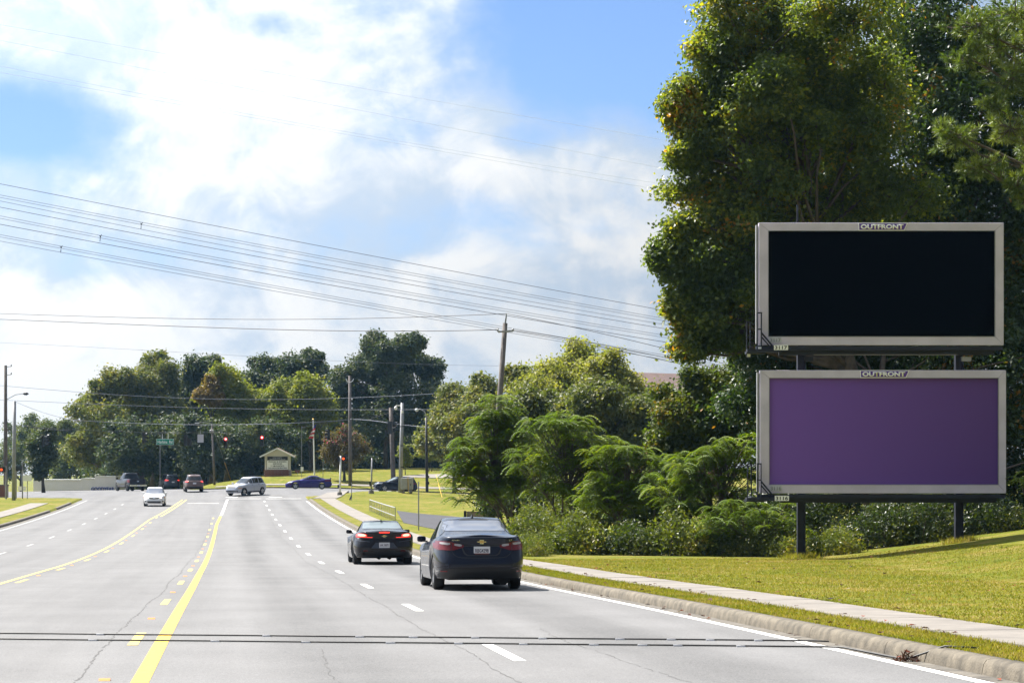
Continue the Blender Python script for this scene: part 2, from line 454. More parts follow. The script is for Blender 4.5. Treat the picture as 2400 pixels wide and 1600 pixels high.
class MB:
    def __init__(self):
        self.v = []; self.f = []

    def add(self, vs, fs):
        b = len(self.v)
        self.v += [tuple(p) for p in vs]
        self.f += [tuple(b + i for i in f) for f in fs]
        return self

    def box(self, c, s, rot=None):
        x, y, z = s[0] / 2, s[1] / 2, s[2] / 2
        pts = [Vector((i, j, k)) for k in (-z, z) for j in (-y, y) for i in (-x, x)]
        if rot is not None: pts = [rot @ p for p in pts]
        pts = [p + Vector(c) for p in pts]
        return self.add(pts, [(0, 2, 3, 1), (4, 5, 7, 6), (0, 1, 5, 4), (2, 6, 7, 3), (0, 4, 6, 2), (1, 3, 7, 5)])

    def bar(self, p0, p1, w, h):
        p0, p1 = Vector(p0), Vector(p1)
        d = p1 - p0
        q = d.to_track_quat('X', 'Z').to_matrix()
        return self.box((p0 + p1) / 2, (d.length, w, h), q)

    def tube(self, pts, rad, n=8, caps=True):
        pts = [Vector(p) for p in pts]
        m = len(pts)
        if not hasattr(rad, '__len__'): rad = [rad] * m
        b = len(self.v)
        ref = Vector((0, 0, 1))
        for i, p in enumerate(pts):
            d = (pts[min(i + 1, m - 1)] - pts[max(i - 1, 0)]).normalized()
            r = ref if abs(d.dot(ref)) < .95 else Vector((1, 0, 0))
            a = d.cross(r).normalized(); c = d.cross(a)
            for k in range(n):
                t = 2 * PI * k / n
                self.v.append(tuple(p + (a * math.cos(t) + c * math.sin(t)) * rad[i]))
        for i in range(m - 1):
            for k in range(n):
                k2 = (k + 1) % n
                self.f.append((b + i * n + k, b + i * n + k2, b + (i + 1) * n + k2, b + (i + 1) * n + k))
        if caps:
            self.f.append(tuple(b + k for k in range(n)))
            self.f.append(tuple(b + (m - 1) * n + k for k in range(n - 1, -1, -1)))
        return self

    def prism(self, poly, axis_fn, d0, d1):
        """poly of 2D points, axis_fn(a,b,d)->xyz"""
        n = len(poly)
        vs = [axis_fn(a, b, d0) for a, b in poly] + [axis_fn(a, b, d1) for a, b in poly]
        fs = [tuple(range(n)), tuple(range(2 * n - 1, n - 1, -1))] + [(i, i + n, (i + 1) % n + n, (i + 1) % n) for i in range(n)]
        return self.add(vs, fs)

    def lathe(self, prof, c=(0, 0, 0), n=20, axis='Z'):
        b = len(self.v)
        for r, h in prof:
            for k in range(n):
                t = 2 * PI * k / n
                a, d = r * math.cos(t), r * math.sin(t)
                p = (a, d, h) if axis == 'Z' else ((a, h, d) if axis == 'Y' else (h, a, d))
                self.v.append((p[0] + c[0], p[1] + c[1], p[2] + c[2]))
        for i in range(len(prof) - 1):
            for k in range(n):
                k2 = (k + 1) % n
                self.f.append((b + i * n + k, b + i * n + k2, b + (i + 1) * n + k2, b + (i + 1) * n + k))
        return self

    def mesh(self, name, smooth=False, fix=True):
        me = bpy.data.meshes.new(name)
        me.from_pydata(self.v, [], self.f)
        if fix:
            bm = bmesh.new(); bm.from_mesh(me)
            bmesh.ops.recalc_face_normals(bm, faces=bm.faces)
            bm.to_mesh(me); bm.free()
        if smooth:
            me.polygons.foreach_set('use_smooth', [True] * len(me.polygons))
        me.update()
        return me

    def build(self, name, material, parent=None, smooth=False):
        return link(name, self.mesh(name, smooth), material, parent)


def text_mesh(body, width=None, height=None, extrude=.004, bold=0.0, spacing=1.0, align='CENTER'):
    cu = bpy.data.curves.new('lettering', 'FONT')
    cu.body = body; cu.extrude = 0.0; cu.offset = bold; cu.space_character = spacing
    cu.resolution_u = 3
    o = bpy.data.objects.new('lettering', cu); col.objects.link(o)
    bpy.context.view_layer.update()
    me = bpy.data.meshes.new_from_object(o.evaluated_get(bpy.context.evaluated_depsgraph_get()))
    bpy.data.objects.remove(o); bpy.data.curves.remove(cu)
    n = len(me.vertices)
    co = np.zeros(n * 3, np.float32); me.vertices.foreach_get('co', co); co = co.reshape(-1, 3)
    mn, mx = co.min(0), co.max(0)
    co -= (mn + mx) / 2
    sx = width / (mx[0] - mn[0]) if width else None
    sy = height / (mx[1] - mn[1]) if height else None
    sx = sx or sy; sy = sy or sx
    co[:, 0] *= sx; co[:, 1] *= sy
    me.vertices.foreach_set('co', co.ravel())
    me.update()
    bm = bmesh.new(); bm.from_mesh(me)
    r = bmesh.ops.extrude_face_region(bm, geom=bm.faces[:])
    for v in r['geom']:
        if isinstance(v, bmesh.types.BMVert): v.co.z += extrude
    bmesh.ops.recalc_face_normals(bm, faces=bm.faces)
    bm.to_mesh(me); bm.free()
    me.materials.clear()
    return me


def text_on(name, body, loc, material, parent, width=None, height=None, rz=0.0, bold=0.0, spacing=1.0, extrude=.004):
    """upright lettering facing -Y (turned by rz)"""
    o = link(name, text_mesh(body, width, height, extrude, bold, spacing), material, parent)
    o.location = loc; o.rotation_euler = (R(90), 0, rz)
    return o


# ------------------------------------------------------------------ the lie of the land
UX, UY = -0.126, 0.992           # along the road
NX, NY = 0.992, 0.126            # to the right of it
P0X, P0Y = 0.04, 22.6
_YT = [-400, 0, 10, 22.6, 34.4, 46.2, 58, 69.8, 81.6, 93.4, 105.2, 117, 128.8, 140.6, 152.4, 164.2, 176, 187.8, 200, 215, 235, 260, 4000]
_HT = [-5, 1.47, 1.67, 1.90, 2.13, 2.40, 2.62, 2.86, 3.03, 3.13, 3.15, 3.12, 3.06, 2.99, 2.89, 2.78, 2.62, 2.44, 2.27, 2.08, 1.98, 1.95, 1.95]
_yy = np.arange(-60, 420, 1.0)
_hh = np.interp(_yy, _YT, _HT)
_k = np.exp(-(np.arange(-12, 13) / 5.0) ** 2); _k /= _k.sum()
_hh = np.concatenate([_hh[:12], np.convolve(_hh, _k, 'valid'), _hh[-12:]])
_ZX = [-2000, -90, -60, -45, -35, -27, -20, -14, -10, -3, 10, 60, 2000]
_ZZ = [-2.6, -2.5, -2.25, -2.0, -1.86, -1.64, -1.68, -1.9, -2.12, -2.33, -2.7, -3.2, -3.2]


def sstep(a, b, x):
    t = np.clip((np.asarray(x, float) - a) / (b - a), 0, 1)
    return t * t * (3 - 2 * t)


def st(x, y):
    dx, dy = x - P0X, y - P0Y
    return dx * UX + dy * UY, dx * NX + dy * NY


def xy(s, t):
    return P0X + s * UX + t * NX, P0Y + s * UY + t * NY


def G0(x, y):
    """height of the carriageway level"""
    x = np.asarray(x, float); y = np.asarray(y, float)
    s, t = st(x, y)
    ye = P0Y + UY * s
    z = -np.interp(ye, _yy, _hh)
    f = sstep(198, 222, y)
    return z * (1 - f) + np.interp(x, _ZX, _ZZ) * f


T_L, T_R = -15.65, 3.92            # kerb faces


def G(x, y):
    """height of the ground beside the carriageway"""
    x = np.asarray(x, float); y = np.asarray(y, float)
    s, t = st(x, y)
    z = G0(x, y)
    near = 1 - sstep(198, 214, y)
    z = z + .14 * near * ((t > T_R + .05) | (t < T_L - .05))
    b = .10 * np.minimum(np.maximum(0, x - 10), 14) ** 1.15
    z = z + b * sstep(7, 9.5, t) * (1 - sstep(100, 140, y))
    # low rise of the lawn at the near right corner
    z = z + .36 * np.exp(-((x + 10) / 9.0) ** 2 - ((y - 212) / 9.0) ** 2) * sstep(5.5, 9, t)
    z = z - .7 * np.exp(-((x - 1) / 6.0) ** 2 - ((y - 194) / 10.0) ** 2)
    z = z + .10 * np.sin(x * .35 + 1) * np.sin(y * .13) * sstep(8, 12, t) * sstep(105, 130, y) * near
    # lawn rising beyond the cross street, falling away to the left
    A = np.interp(x, [-400, -70, -50, -42, -36, -30, -25, -20, -10, 0, 30, 400], [-1.5, -1.5, -.8, .0, .9, 2.1, 2.3, 2.45, 3.0, 3.2, 3.4, 3.4])
    z = z + A * (1 - np.exp(-np.maximum(0, y - 243.5) / 20))
    return z


def hit(px, py, ground=G, y0=16., y1=380.):
    """where the sight line of a photo pixel meets the ground"""
    ys = np.arange(y0, y1, .1)
    zr = (YH - py) * ys / F
    g = ground((px - CX) * ys / F, ys)
    if (zr <= g).any():
        i = np.argmax(zr <= g)
    else:
        i = int(np.argmin(np.where(ys > 240, zr - g, 99))); print('no hit', px, py, ys[i], (zr - g)[i])
    y = ys[i]
    return Vector(((px - CX) * y / F, y, float(g[i])))


def P(px, py, Y):
    return Vector(((px - CX) * Y / F, Y, (YH - py) * Y / F))


def X_(px, Y): return (px - CX) * Y / F
def Z_(py, Y): return (YH - py) * Y / F

# ------------------------------------------------------------------ ground, roads, pavements


def far_edge(x):
    return np.interp(x, [-400, -38.5, -34.5, -33, 400], [270, 267, 248, 243, 243])


def near_edge(x):
    return np.interp(x, [-400, -60, -38, -20, -14, 400], [206, 200, 194, 200, 211, 213])


def on_road(x, y, m=0.0):
    s, t = st(x, y)
    ye = P0Y + UY * s
    a = (t > T_L + m) & (t < T_R - m) & (y < 214)
    b = (y > near_edge(x) + m) & (y < far_edge(x) - m)
    return a | b


def make_ground():
    s = np.concatenate([[-3000, -800, -200, -80, -40], np.arange(-24, 150, 1.5), np.arange(150, 276, 1.0), np.arange(276, 330, 3.0), [340, 380, 450, 600, 1000, 2000, 5000]])
    t = np.concatenate([[-3000, -900, -400, -220, -150], np.arange(-110, -20, 2.5), np.arange(-20, -16.2, .8), [-15.9, -15.72, -15.6, -15.45], np.arange(-14, 3, 3.0),
                        [3.78, 3.88, 3.99, 4.12], np.arange(4.7, 20, .6), np.arange(20, 60, 2.0), [70, 100, 150, 220, 400, 900, 3000]])
    S, T = np.meshgrid(s, t, indexing='ij')
    x, y = xy(S, T)
    z = G(x, y)
    z = np.where(on_road(x, y, .02), G0(x, y) - .10, z)
    z = z + np.where((x * x + y * y) > 500 ** 2, -1.0, 0)
    v = np.stack([x, y, z], -1).reshape(-1, 3)
    n, m = S.shape
    i, j = np.meshgrid(np.arange(n - 1), np.arange(m - 1), indexing='ij')
    a = (i * m + j).ravel()
    q = np.stack([a, a + m, a + m + 1, a + 1], 1)
    # normals up
    me = np_mesh('ground', v, q[:, ::-1], True)
    o = link('ground', me, M['turf'])
    return tag(o, kind='structure')


def strip_mesh(name, s0, s1, ta, tb, dz, ds=1.0, nt=1, zf=G0):
    """sheet along the road between lateral offsets ta(s), tb(s)"""
    n = max(2, int(abs(s1 - s0) / ds) + 1)
    s = np.linspace(s0, s1, n)
    ta = ta(s) if callable(ta) else np.full(n, ta)
    tb = tb(s) if callable(tb) else np.full(n, tb)
    w = np.linspace(0, 1, nt + 1)
    T = ta[:, None] * (1 - w) + tb[:, None] * w
    S = np.repeat(s[:, None], nt + 1, 1)
    x, y = xy(S, T)
    z = zf(x, y) + dz
    v = np.stack([x, y, z], -1).reshape(-1, 3)
    i, j = np.meshgrid(np.arange(n - 1), np.arange(nt), indexing='ij')
    a = (i * (nt + 1) + j).ravel()
    q = np.stack([a, a + 1, a + nt + 2, a + nt + 1], 1)
    return np_mesh(name, v, q)


ground = make_ground()
road = tag(link('road', strip_mesh('road', -12, 186, T_L, T_R, .008, 1.5, 8), M['asphalt']), kind='structure')


def make_cross():
    xs = np.linspace(-140, 90, 160); w = np.linspace(0, 1, 30)
    Xg = np.repeat(xs[:, None], 30, 1)
    ya, yb = near_edge(xs), far_edge(xs)
    Yg = ya[:, None] * (1 - w) + yb[:, None] * w
    v = np.stack([Xg, Yg, G0(Xg, Yg) + .004], -1).reshape(-1, 3)
    i, j = np.meshgrid(np.arange(159), np.arange(29), indexing='ij')
    a = (i * 30 + j).ravel()
    q = np.stack([a, a + 30, a + 31, a + 1], 1)
    return tag(link('cross_street', np_mesh('cross_street', v, q), M['asphalt_cross']), kind='structure')


cross = make_cross()


def sub(name, me, material, parent):
    return link(name, me, material, parent)


# painted lines, each a strip of its own lying on the road
PZ = .0115
sub('edge_line', strip_mesh('edge_line', -12, 168, 3.56, 3.70, PZ, 1.5), M['white_paint'], road)
sub('edge_line', strip_mesh('edge_line', 40, 172, -15.17, -15.06, PZ, 1.5), M['worn_white'], road)
for k in range(-2, 15):                                   # broken lane line, 3.05 m dashes
    s0 = 11.9 * k - .3
    sub('lane_dash', strip_mesh('lane_dash', s0, s0 + 2.9, -.06, .07, PZ, 1.0), M['white_paint'], road)
for k in range(4, 14):
    s0 = 11.9 * k + 3.0
    sub('lane_dash', strip_mesh('lane_dash', s0, s0 + 2.9, -11.57, -11.46, PZ, 1.0), M['worn_white'], road)
# two-way left turn lane: solid yellow outside, broken yellow inside
tl = lambda o: (lambda s: o + np.interp(s, [0, 120, 172], [0, 0, .95]))
tr_ = lambda o: (lambda s: o + np.interp(s, [0, 110, 140, 176], [0, 0, .25, .55]))
sub('yellow_line', strip_mesh('yellow_line', -12, 128, tr_(-3.76), tr_(-3.60), PZ, 1.5), M['yellow_paint'], road)
sub('turn_lane_line', strip_mesh('turn_lane_line', 130, 174, tr_(-3.76), tr_(-3.58), PZ, 1.5), M['white_paint'], road)
sub('yellow_line', strip_mesh('yellow_line', 10, 174, tl(-8.05), tl(-7.93), PZ, 1.5), M['worn_yellow'], road)
sub('yellow_line', strip_mesh('yellow_line', 128, 174, tl(-7.72), tl(-7.58), PZ, 1.5), M['worn_yellow'], road)
for k in range(-1, 11):
    s0 = 11.9 * k + 3.1
    sub('yellow_dash', strip_mesh('yellow_dash', s0, s0 + 2.7, -4.05, -3.93, PZ, 1.0), M['worn_yellow'], road)
    if k > 1:
        sub('yellow_dash', strip_mesh('yellow_dash', s0 + 2, s0 + 4.7, -7.75, -7.64, PZ, 1.0), M['worn_yellow'], road)
for k in range(0, 5):                                      # stop and crossing bars
    ta = (-3.1, 0.25, -6.4, -3.3, .6)[k]
    tb = (-.15, 3.4, -3.8, -2.2, 1.8)[k]
    sz = (176.5, 176.5, 162.0, 180.5, 180.5)[k]
    sub('stop_bar', strip_mesh('stop_bar', sz, sz + .5, ta, tb, PZ, .5), M['white_paint'], road)
# raised orange markers beside the broken yellow lines
rf = MB()
rf.add([(-.05, -.05, 0), (.05, -.05, 0), (.05, .05, 0), (-.05, .05, 0), (-.05, -.02, .018), (.05, -.02, .018), (.05, .02, .018), (-.05, .02, .018)],
       [(4, 5, 6, 7), (0, 1, 5, 4), (1, 2, 6, 5), (2, 3, 7, 6), (3, 0, 4, 7)])
rmesh = rf.mesh('reflector'); rmesh.materials.append(M['orange'])
for k in range(0, 9):
    for tt, so in ((-4.0, 11.9 * k - 2.3), (-7.7, 11.9 * k + 11)):
        if tt < -7 and k < 1: continue
        x, y = xy(so, tt)
        o = bpy.data.objects.new('reflector', rmesh); col.objects.link(o); o.parent = road
        o.location = (x, y, float(G0(x, y)) + .010); o.rotation_euler = (0, 0, R(7.24))


def crack(s0, s1, t0, amp, seed, w=.022, step=.16, parent=None):
    rnd = np.random.default_rng(seed)
    n = int((s1 - s0) / step)
    s = np.linspace(s0, s1, n)
    j = np.cumsum(rnd.normal(0, .007, n)); j -= np.linspace(j[0], j[-1], n)
    t = t0 + amp * j + rnd.normal(0, .008, n)
    hw = w * (.15 + rnd.random(n) * .8) / 2
    a, b = xy(s, t - hw), xy(s, t + hw)
    za, zb = G0(*a) + .0104, G0(*b) + .0104
    v = np.concatenate([np.stack([a[0], a[1], za], 1), np.stack([b[0], b[1], zb], 1)])
    i = np.arange(n - 1)
    q = np.stack([i, i + n, i + n + 1, i + 1], 1)
    q = q[rnd.random(n - 1) > .08]
    return sub('crack', np_mesh('crack', v, q), M['crack'], parent or road)


crack(-10, 130, -4.22, 1.0, 3, .026)
crack(-10, 150, -.28, 1.0, 5, .02)
crack(-10, 6, 1.1, 2.0, 9, .014)
crack(-6, 2, -1.9, 2.0, 10, .012)
crack(20, 120, 1.9, 1.2, 12, .012)
crack(90, 150, -6.0, 1.5, 14, .02)

# gutter, kerb stones with joints, verge, pavement slabs
tag(link('gutter', strip_mesh('gutter', -12, 174, 3.72, T_R + .02, .0115, 1.5, 2), M['gutter']), kind='structure')
kerb = tag(link('kerb', strip_mesh('kerb', -12, 172, T_R + .03, T_R + .14, .06, 1.5), M['kerb']), kind='structure')


def kerb_piece(path_t, s0, s1, side, parent, hgt=.15, zf=G0):
    """rolled-top kerb length; side +1 right of road"""
    n = max(2, int((s1 - s0) / 1.5) + 1)
    prof = [(-.005, -.05), (.0, .0), (.018, hgt * .62), (.045, hgt * .9), (.09, hgt), (.20, hgt + .004), (.205, .02)]
    vs, fs = [], []
    for s in np.linspace(s0, s1, n):
        for d, h in prof:
            x, y = xy(s, path_t + side * d)
            vs.append((x, y, float(zf(x, y)) + h + .008))
    k = len(prof)
    for i in range(n - 1):
        for j in range(k - 1):
            fs.append((i * k + j, i * k + j + 1, (i + 1) * k + j + 1, (i + 1) * k + j))
    m = MB(); m.v = vs; m.f = fs
    m.add(vs[:k], [tuple(range(k))]); m.add(vs[-k:], [tuple(range(k))])
    return link('kerb_stone', m.mesh('kerb_stone', True), M['kerb'], parent)


s = -12.0
while s < 171:
    ln = 3.05
    kerb_piece(T_R, s, min(s + ln - .012, 172), 1, kerb)
    s += ln
kerb_l = tag(link('kerb_opposite', strip_mesh('kerb_opposite', 60, 139, T_L - .14, T_L - .03, .05, 1.5), M['kerb']), kind='structure')
s = 60.0
while s < 158:
    if not (138 < s < 145):
        kerb_piece(T_L, s, s + 3.04, -1, kerb_l)
    s += 3.05
tag(link('gutter_opposite', strip_mesh('gutter_opposite', 60, 162, T_L - .02, -15.3, .011, 1.5, 1), M['gutter']), kind='structure')


def slab_walk(name, s0, s1, ta, tb, length, dz=.035):
    base = tag(link(name, strip_mesh(name, s0, s1, ta + .02, tb - .02, dz - .02, 1.0, 1, G), M['gutter']), kind='structure')
    s = s0
    while s < s1 - .01:
        e = min(s + length - .010, s1)
        tt = random.uniform(-.003, .003)
        m = strip_mesh('slab', s, e, ta, tb, dz + tt - .10, .75, 2, G)
        # give the slab an edge
        bm = bmesh.new(); bm.from_mesh(m)
        r = bmesh.ops.extrude_face_region(bm, geom=bm.faces[:])
        for v in r['geom']:
            if isinstance(v, bmesh.types.BMVert): v.co.z += .10
        bmesh.ops.recalc_face_normals(bm, faces=bm.faces)
        bm.to_mesh(m); bm.free()
        link('slab', m, M['concrete'], base)
        s += length
    return base


slab_walk('pavement', -9, 60, 4.92, 6.02, 1.52)
slab_walk('pavement_far', 60, 172, 4.92, 6.15, 3.05)
slab_walk('pavement_opposite', 60, 158, -18.7, -17.3, 3.05)


def drape(name, poly_rows, dz, material, kind='structure'):
    """sheet through rows of (x,y) points laid on the ground"""
    rows = np.array(poly_rows, float)          # (n,m,2)
    n, m, _ = rows.shape
    z = G(rows[..., 0], rows[..., 1]) + dz
    v = np.concatenate([rows, z[..., None]], -1).reshape(-1, 3)
    i, j = np.meshgrid(np.arange(n - 1), np.arange(m - 1), indexing='ij')
    a = (i * m + j).ravel()
    q = np.stack([a, a + 1, a + m + 1, a + m], 1)
    me = np_mesh(name, v, q)
    bm = bmesh.new(); bm.from_mesh(me); bmesh.ops.recalc_face_normals(bm, faces=bm.faces)
    if sum(f.normal.z for f in bm.faces) < 0: bmesh.ops.reverse_faces(bm, faces=bm.faces)
    for v in bm.verts: v.co.z -= .25
    r = bmesh.ops.extrude_face_region(bm, geom=bm.faces[:])
    for v in r['geom']:
        if isinstance(v, bmesh.types.BMVert): v.co.z += .25
    bmesh.ops.recalc_face_normals(bm, faces=bm.faces)
    bm.to_mesh(me); bm.free()
    return tag(link(name, me, material), kind=kind)


def quad_rows(a, b, c, d, n=24, m=10):
    """a-b near edge, d-c far edge"""
    a, b, c, d = [np.array(p[:2], float) for p in (a, b, c, d)]
    out = []
    for v in np.linspace(0, 1, n):
        l, r = a * (1 - v) + d * v, b * (1 - v) + c * v
        out.append([l * (1 - u) + r * u for u in np.linspace(0, 1, m)])
    return out


# corner pavement, far-side kerb and pavement of the cross street, drive on the church lawn
drape('corner_pavement', quad_rows(xy(171, 4.2), xy(171, 6.3), (-15.6, 212.2), (-17.6, 211.0), 14, 6), .05, M['concrete'])
drape('far_kerb', [[(x, 243.05), (x, 243.25)] for x in np.linspace(-34, 40, 60)], .13, M['kerb'])
drape('far_pavement', [[(x, 246.2), (x, 247.6)] for x in np.linspace(-33, 40, 60)], .05, M['concrete'])
drape('church_drive', quad_rows(hit(925, 1118), hit(1160, 1123), hit(1160, 1109.5), hit(990, 1112), 12, 20), .06, M['concrete'])
# dark paved apron behind the railing
ap = [xy(107, 7.6), xy(134, 8.4), xy(139, 9.6), xy(141, 24), xy(112, 24)]
drape('paved_apron', quad_rows(hit(946, 1225), hit(1140, 1262), hit(1140, 1220), hit(930, 1197), 14, 24), .03, M['asphalt_dark'])


def grass_blades():
    rnd = np.random.default_rng(11)
    parts = []

    def region(n, s0, s1, t0, t1, p=1.6, h=.055):
        u = rnd.random(n) ** p
        s = s0 + (s1 - s0) * u
        t = t0 + (t1 - t0) * rnd.random(n)
        parts.append((s, t, np.full(n, h)))
    region(44000, -4.5, 60, 4.12, 4.94, 2.0, .032)
    region(170000, -3.5, 46, 5.99, 19, 1.5, .030)
    region(9000, -4.5, 60, 5.98, 6.25, 1.5, .05)
    region(6000, -4.5, 60, 4.82, 4.95, 1.5, .05)
    region(5000, -4.5, 50, 4.11, 4.2, 1.5, .05)
    for k, (qx, qy) in enumerate(((9.05, 69.4), (13.98, 69.4))):        # longer weeds round the billboard posts
        q = 700
        r_ = .12 + np.abs(rnd.normal(0, .28, q)); a_ = rnd.random(q) * 2 * PI
        s_, t_ = st(qx + r_ * np.cos(a_), qy + r_ * np.sin(a_))
        parts.append((s_, t_, np.full(q, .16)))
    s = np.concatenate([p[0] for p in parts]); t = np.concatenate([p[1] for p in parts]); h = np.concatenate([p[2] for p in parts])
    x, y = xy(s, t)
    z = G(x, y) - .004
    n = len(s)
    h = h * (.5 + rnd.random(n))
    w = .004 + .006 * rnd.random(n) + .00010 * y
    a = rnd.random(n) * 2 * PI
    lean = h * (.2 + .8 * rnd.random(n))
    la = rnd.random(n) * 2 * PI
    v = np.zeros((n, 3, 3))
    v[:, 0] = np.stack([x - np.cos(a) * w, y - np.sin(a) * w, z], 1)
    v[:, 1] = np.stack([x + np.cos(a) * w, y + np.sin(a) * w, z], 1)
    v[:, 2] = np.stack([x + np.cos(la) * lean, y + np.sin(la) * lean, z + h], 1)
    me = np_mesh('grass', v.reshape(-1, 3), np.arange(n * 3).reshape(-1, 3))
    return tag(link('grass', me, M['blade']), 'short mown grass of the verge and bank beside the pavement', 'grass', kind='stuff')


grass_blades()


def fallen_leaves():
    rnd = np.random.default_rng(4)
    n = 330
    s = -3 + 48 * rnd.random(n) ** 1.2; t = 6.0 + 12 * rnd.random(n)
    m2 = 140
    s[:m2] = -4 + 40 * rnd.random(m2); t[:m2] = rnd.choice([4.90, 6.04, 4.14, 3.84], m2) + rnd.normal(0, .05, m2)
    x, y = xy(s, t); z = np.where(t < 3.93, G0(x, y) + .012, G(x, y) + .045)
    vs, fs = [], []
    for i in range(n):
        a = rnd.random() * 6.28; L = .03 + .035 * rnd.random(); w = L * .6; b = rnd.normal(0, .35); c_ = rnd.normal(0, .35)
        ca, sa = math.cos(a), math.sin(a)
        for (p, q, u) in ((-L, 0, .0), (0, -w, .02), (L, 0, .008), (0, w, .02)):
            vs.append((x[i] + ca * p - sa * q, y[i] + sa * p + ca * q, z[i] + u + abs(p * b + q * c_)))
        fs.append((4 * i, 4 * i + 1, 4 * i + 2, 4 * i + 3))
    tag(link('fallen_leaves', np_mesh('fallen_leaves', vs, fs), M['litter']), 'brown and red fallen leaves scattered over the grass bank', 'leaves', kind='stuff')


fallen_leaves()

# pneumatic counting tubes taped across the road
for row, (py0, py1, lab) in enumerate(((1490, 1510, 'black rubber counting tube across the road, the farther one'),
                                       (1503, 1525, 'black rubber counting tube across the road, the nearer one'))):
    a = hit(-60, py0 - 3, G0); b = hit((1862, 1930)[row], (1505, 1519)[row], G0)
    pts = []
    for u in np.linspace(0, 1, 50):
        x, y = a.x * (1 - u) + b.x * u, a.y * (1 - u) + b.y * u
        y += .03 * math.sin(u * 23 + row) * .5
        pts.append((x, y, float(G0(x, y)) + .022))
    if row == 0:
        xg, yg = xy(1.9, 3.75)
        pts += [(b.x + .25, b.y - .05, pts[-1][2]), (b.x + .45, b.y - .22, pts[-1][2] - .002)]
    else:
        xg, yg = xy(-1.0, 3.78)
        x2, y2 = xy(-1.35, 4.07); x3, y3 = xy(-1.5, 4.34)
        pts += [(b.x + .2, b.y - .12, pts[-1][2]), (xg, yg, float(G0(xg, yg)) + .03), (x2, y2, float(G0(x2, y2)) + .18), (x3, y3, float(G0(x3, y3)) + .17)]
    tb = MB().tube(pts, .0105, 6).build('counting_tube', M['rubber'], None, True)
    tag(tb, lab, 'cable', 'counting tubes across the road')
    for u in ((.165, .375, .49, .555, .63, .71, .80, .86, .905, .96) if row == 0 else (.15, .30, .41, .51, .59, .665, .745, .80, .84, .91)):
        i = u * 49; p = Vector(pts[int(i)]).lerp(Vector(pts[int(i) + 1]), i - int(i))
        MB().box((p.x, p.y, p.z - .004), (.11, .036, .02)).build('tape', M['tape'], tb)
# heap of leaves where the tube leaves the gutter, straw heap and hose on the pavement
def heap(name, label, cat, c, rx, ry, h, n, material, seed, L0=.05):
    rnd = np.random.default_rng(seed)
    vs, fs = [], []
    for i in range(n):
        r = math.sqrt(rnd.random()); a = rnd.random() * 6.28
        x, y = c[0] + rx * r * math.cos(a), c[1] + ry * r * math.sin(a)
        z = c[2] + h * (1 - r * r) * rnd.random()
        d = Vector(rnd.normal(0, 1, 3)).normalized() * L0 * (.4 + rnd.random()); e = Vector(rnd.normal(0, 1, 3)).normalized() * L0 * .22
        b = len(vs); p = Vector((x, y, z + .01))
        vs += [tuple(p - d), tuple(p + e), tuple(p + d), tuple(p - e)]; fs.append((b, b + 1, b + 2, b + 3))
    return tag(link(name, np_mesh(name, vs, fs), material), label, cat)


x, y = xy(-1.0, 3.80)
heap('leaf_heap', 'small heap of dead brown leaves in the gutter by the tube', 'leaf heap', (x, y, float(G0(x, y)) + .01), .12, .10, .10, 90, M['litter'], 21)
x, y = xy(-1.35, 5.35)
heap('straw_heap', 'flat heap of brown pine straw lying on the pavement', 'straw heap', (x, y, float(G(x, y)) + .035), .42, .16, .05, 240, M['brown_leaf'], 22, .07)
a, b = xy(-1.9, 4.9), xy(-2.4, 6.0)
tag(MB().tube([(a[0], a[1], float(G(*a)) + .05), ((a[0] + b[0]) / 2, (a[1] + b[1]) / 2, float(G(*a)) + .05), (b[0], b[1], float(G(*b)) + .05)], .014, 6).build('hose', M['rubber']),
    'short length of black tube lying across the pavement', 'hose')

# ------------------------------------------------------------------ plants


def unit(a):
    return a / np.maximum(np.linalg.norm(a, axis=-1, keepdims=True), 1e-9)


def leaf_cloud(name, c, size, rnd, aspect=.62, up=.35, droop=0.0, bias=None):
    """one rhombic leaf per centre"""
    n = len(c)
    nrm = rnd.normal(0, 1, (n, 3)) + np.array([0, 0, up])
    if bias is not None: nrm = nrm * .6 + bias
    nrm = unit(nrm)
    a = unit(np.cross(nrm, rnd.normal(0, 1, (n, 3))))
    a[:, 2] -= droop; a = unit(a)
    b = np.cross(nrm, a)
    L = (size * (.6 + .8 * rnd.random(n)))[:, None] / 2
    v = np.empty((n, 4, 3))
    fold = nrm * L * .18
    v[:, 0] = c - a * L; v[:, 1] = c + b * L * aspect + fold
    v[:, 2] = c + a * L; v[:, 3] = c - b * L * aspect + fold
    return np_mesh(name, v.reshape(-1, 3), np.arange(4 * n).reshape(-1, 4))


def ellipsoid_pts(rnd, n, c, r, shell=2.4):
    d = unit(rnd.normal(0, 1, (n, 3)))
    rad = rnd.random(n) ** (1 / shell)
    return np.array(c) + d * rad[:, None] * np.array(r)


def lobe(px, py, Y, rx, ry, dep=1.0, dy=0.0):
    k = Y / F
    return (((px - CX) * k, Y + dy, (YH - py) * k), (rx * k, (rx + ry) / 2 * k * dep, ry * k))


def limb_path(p0, p1, sag=.12, n=5, rnd=random):
    p0, p1 = Vector(p0), Vector(p1)
    d = p1 - p0
    out = []
    for i in range(n + 1):
        u = i / n
        p = p0 + d * u
        p.z += math.sin(u * PI) * d.length * sag * -.5 + (u * u - u) * d.length * .1
        if 0 < i < n:
            j = d.length * .03
            p += Vector((rnd.uniform(-j, j), rnd.uniform(-j, j), rnd.uniform(-j, j)))
        out.append(p)
    return out


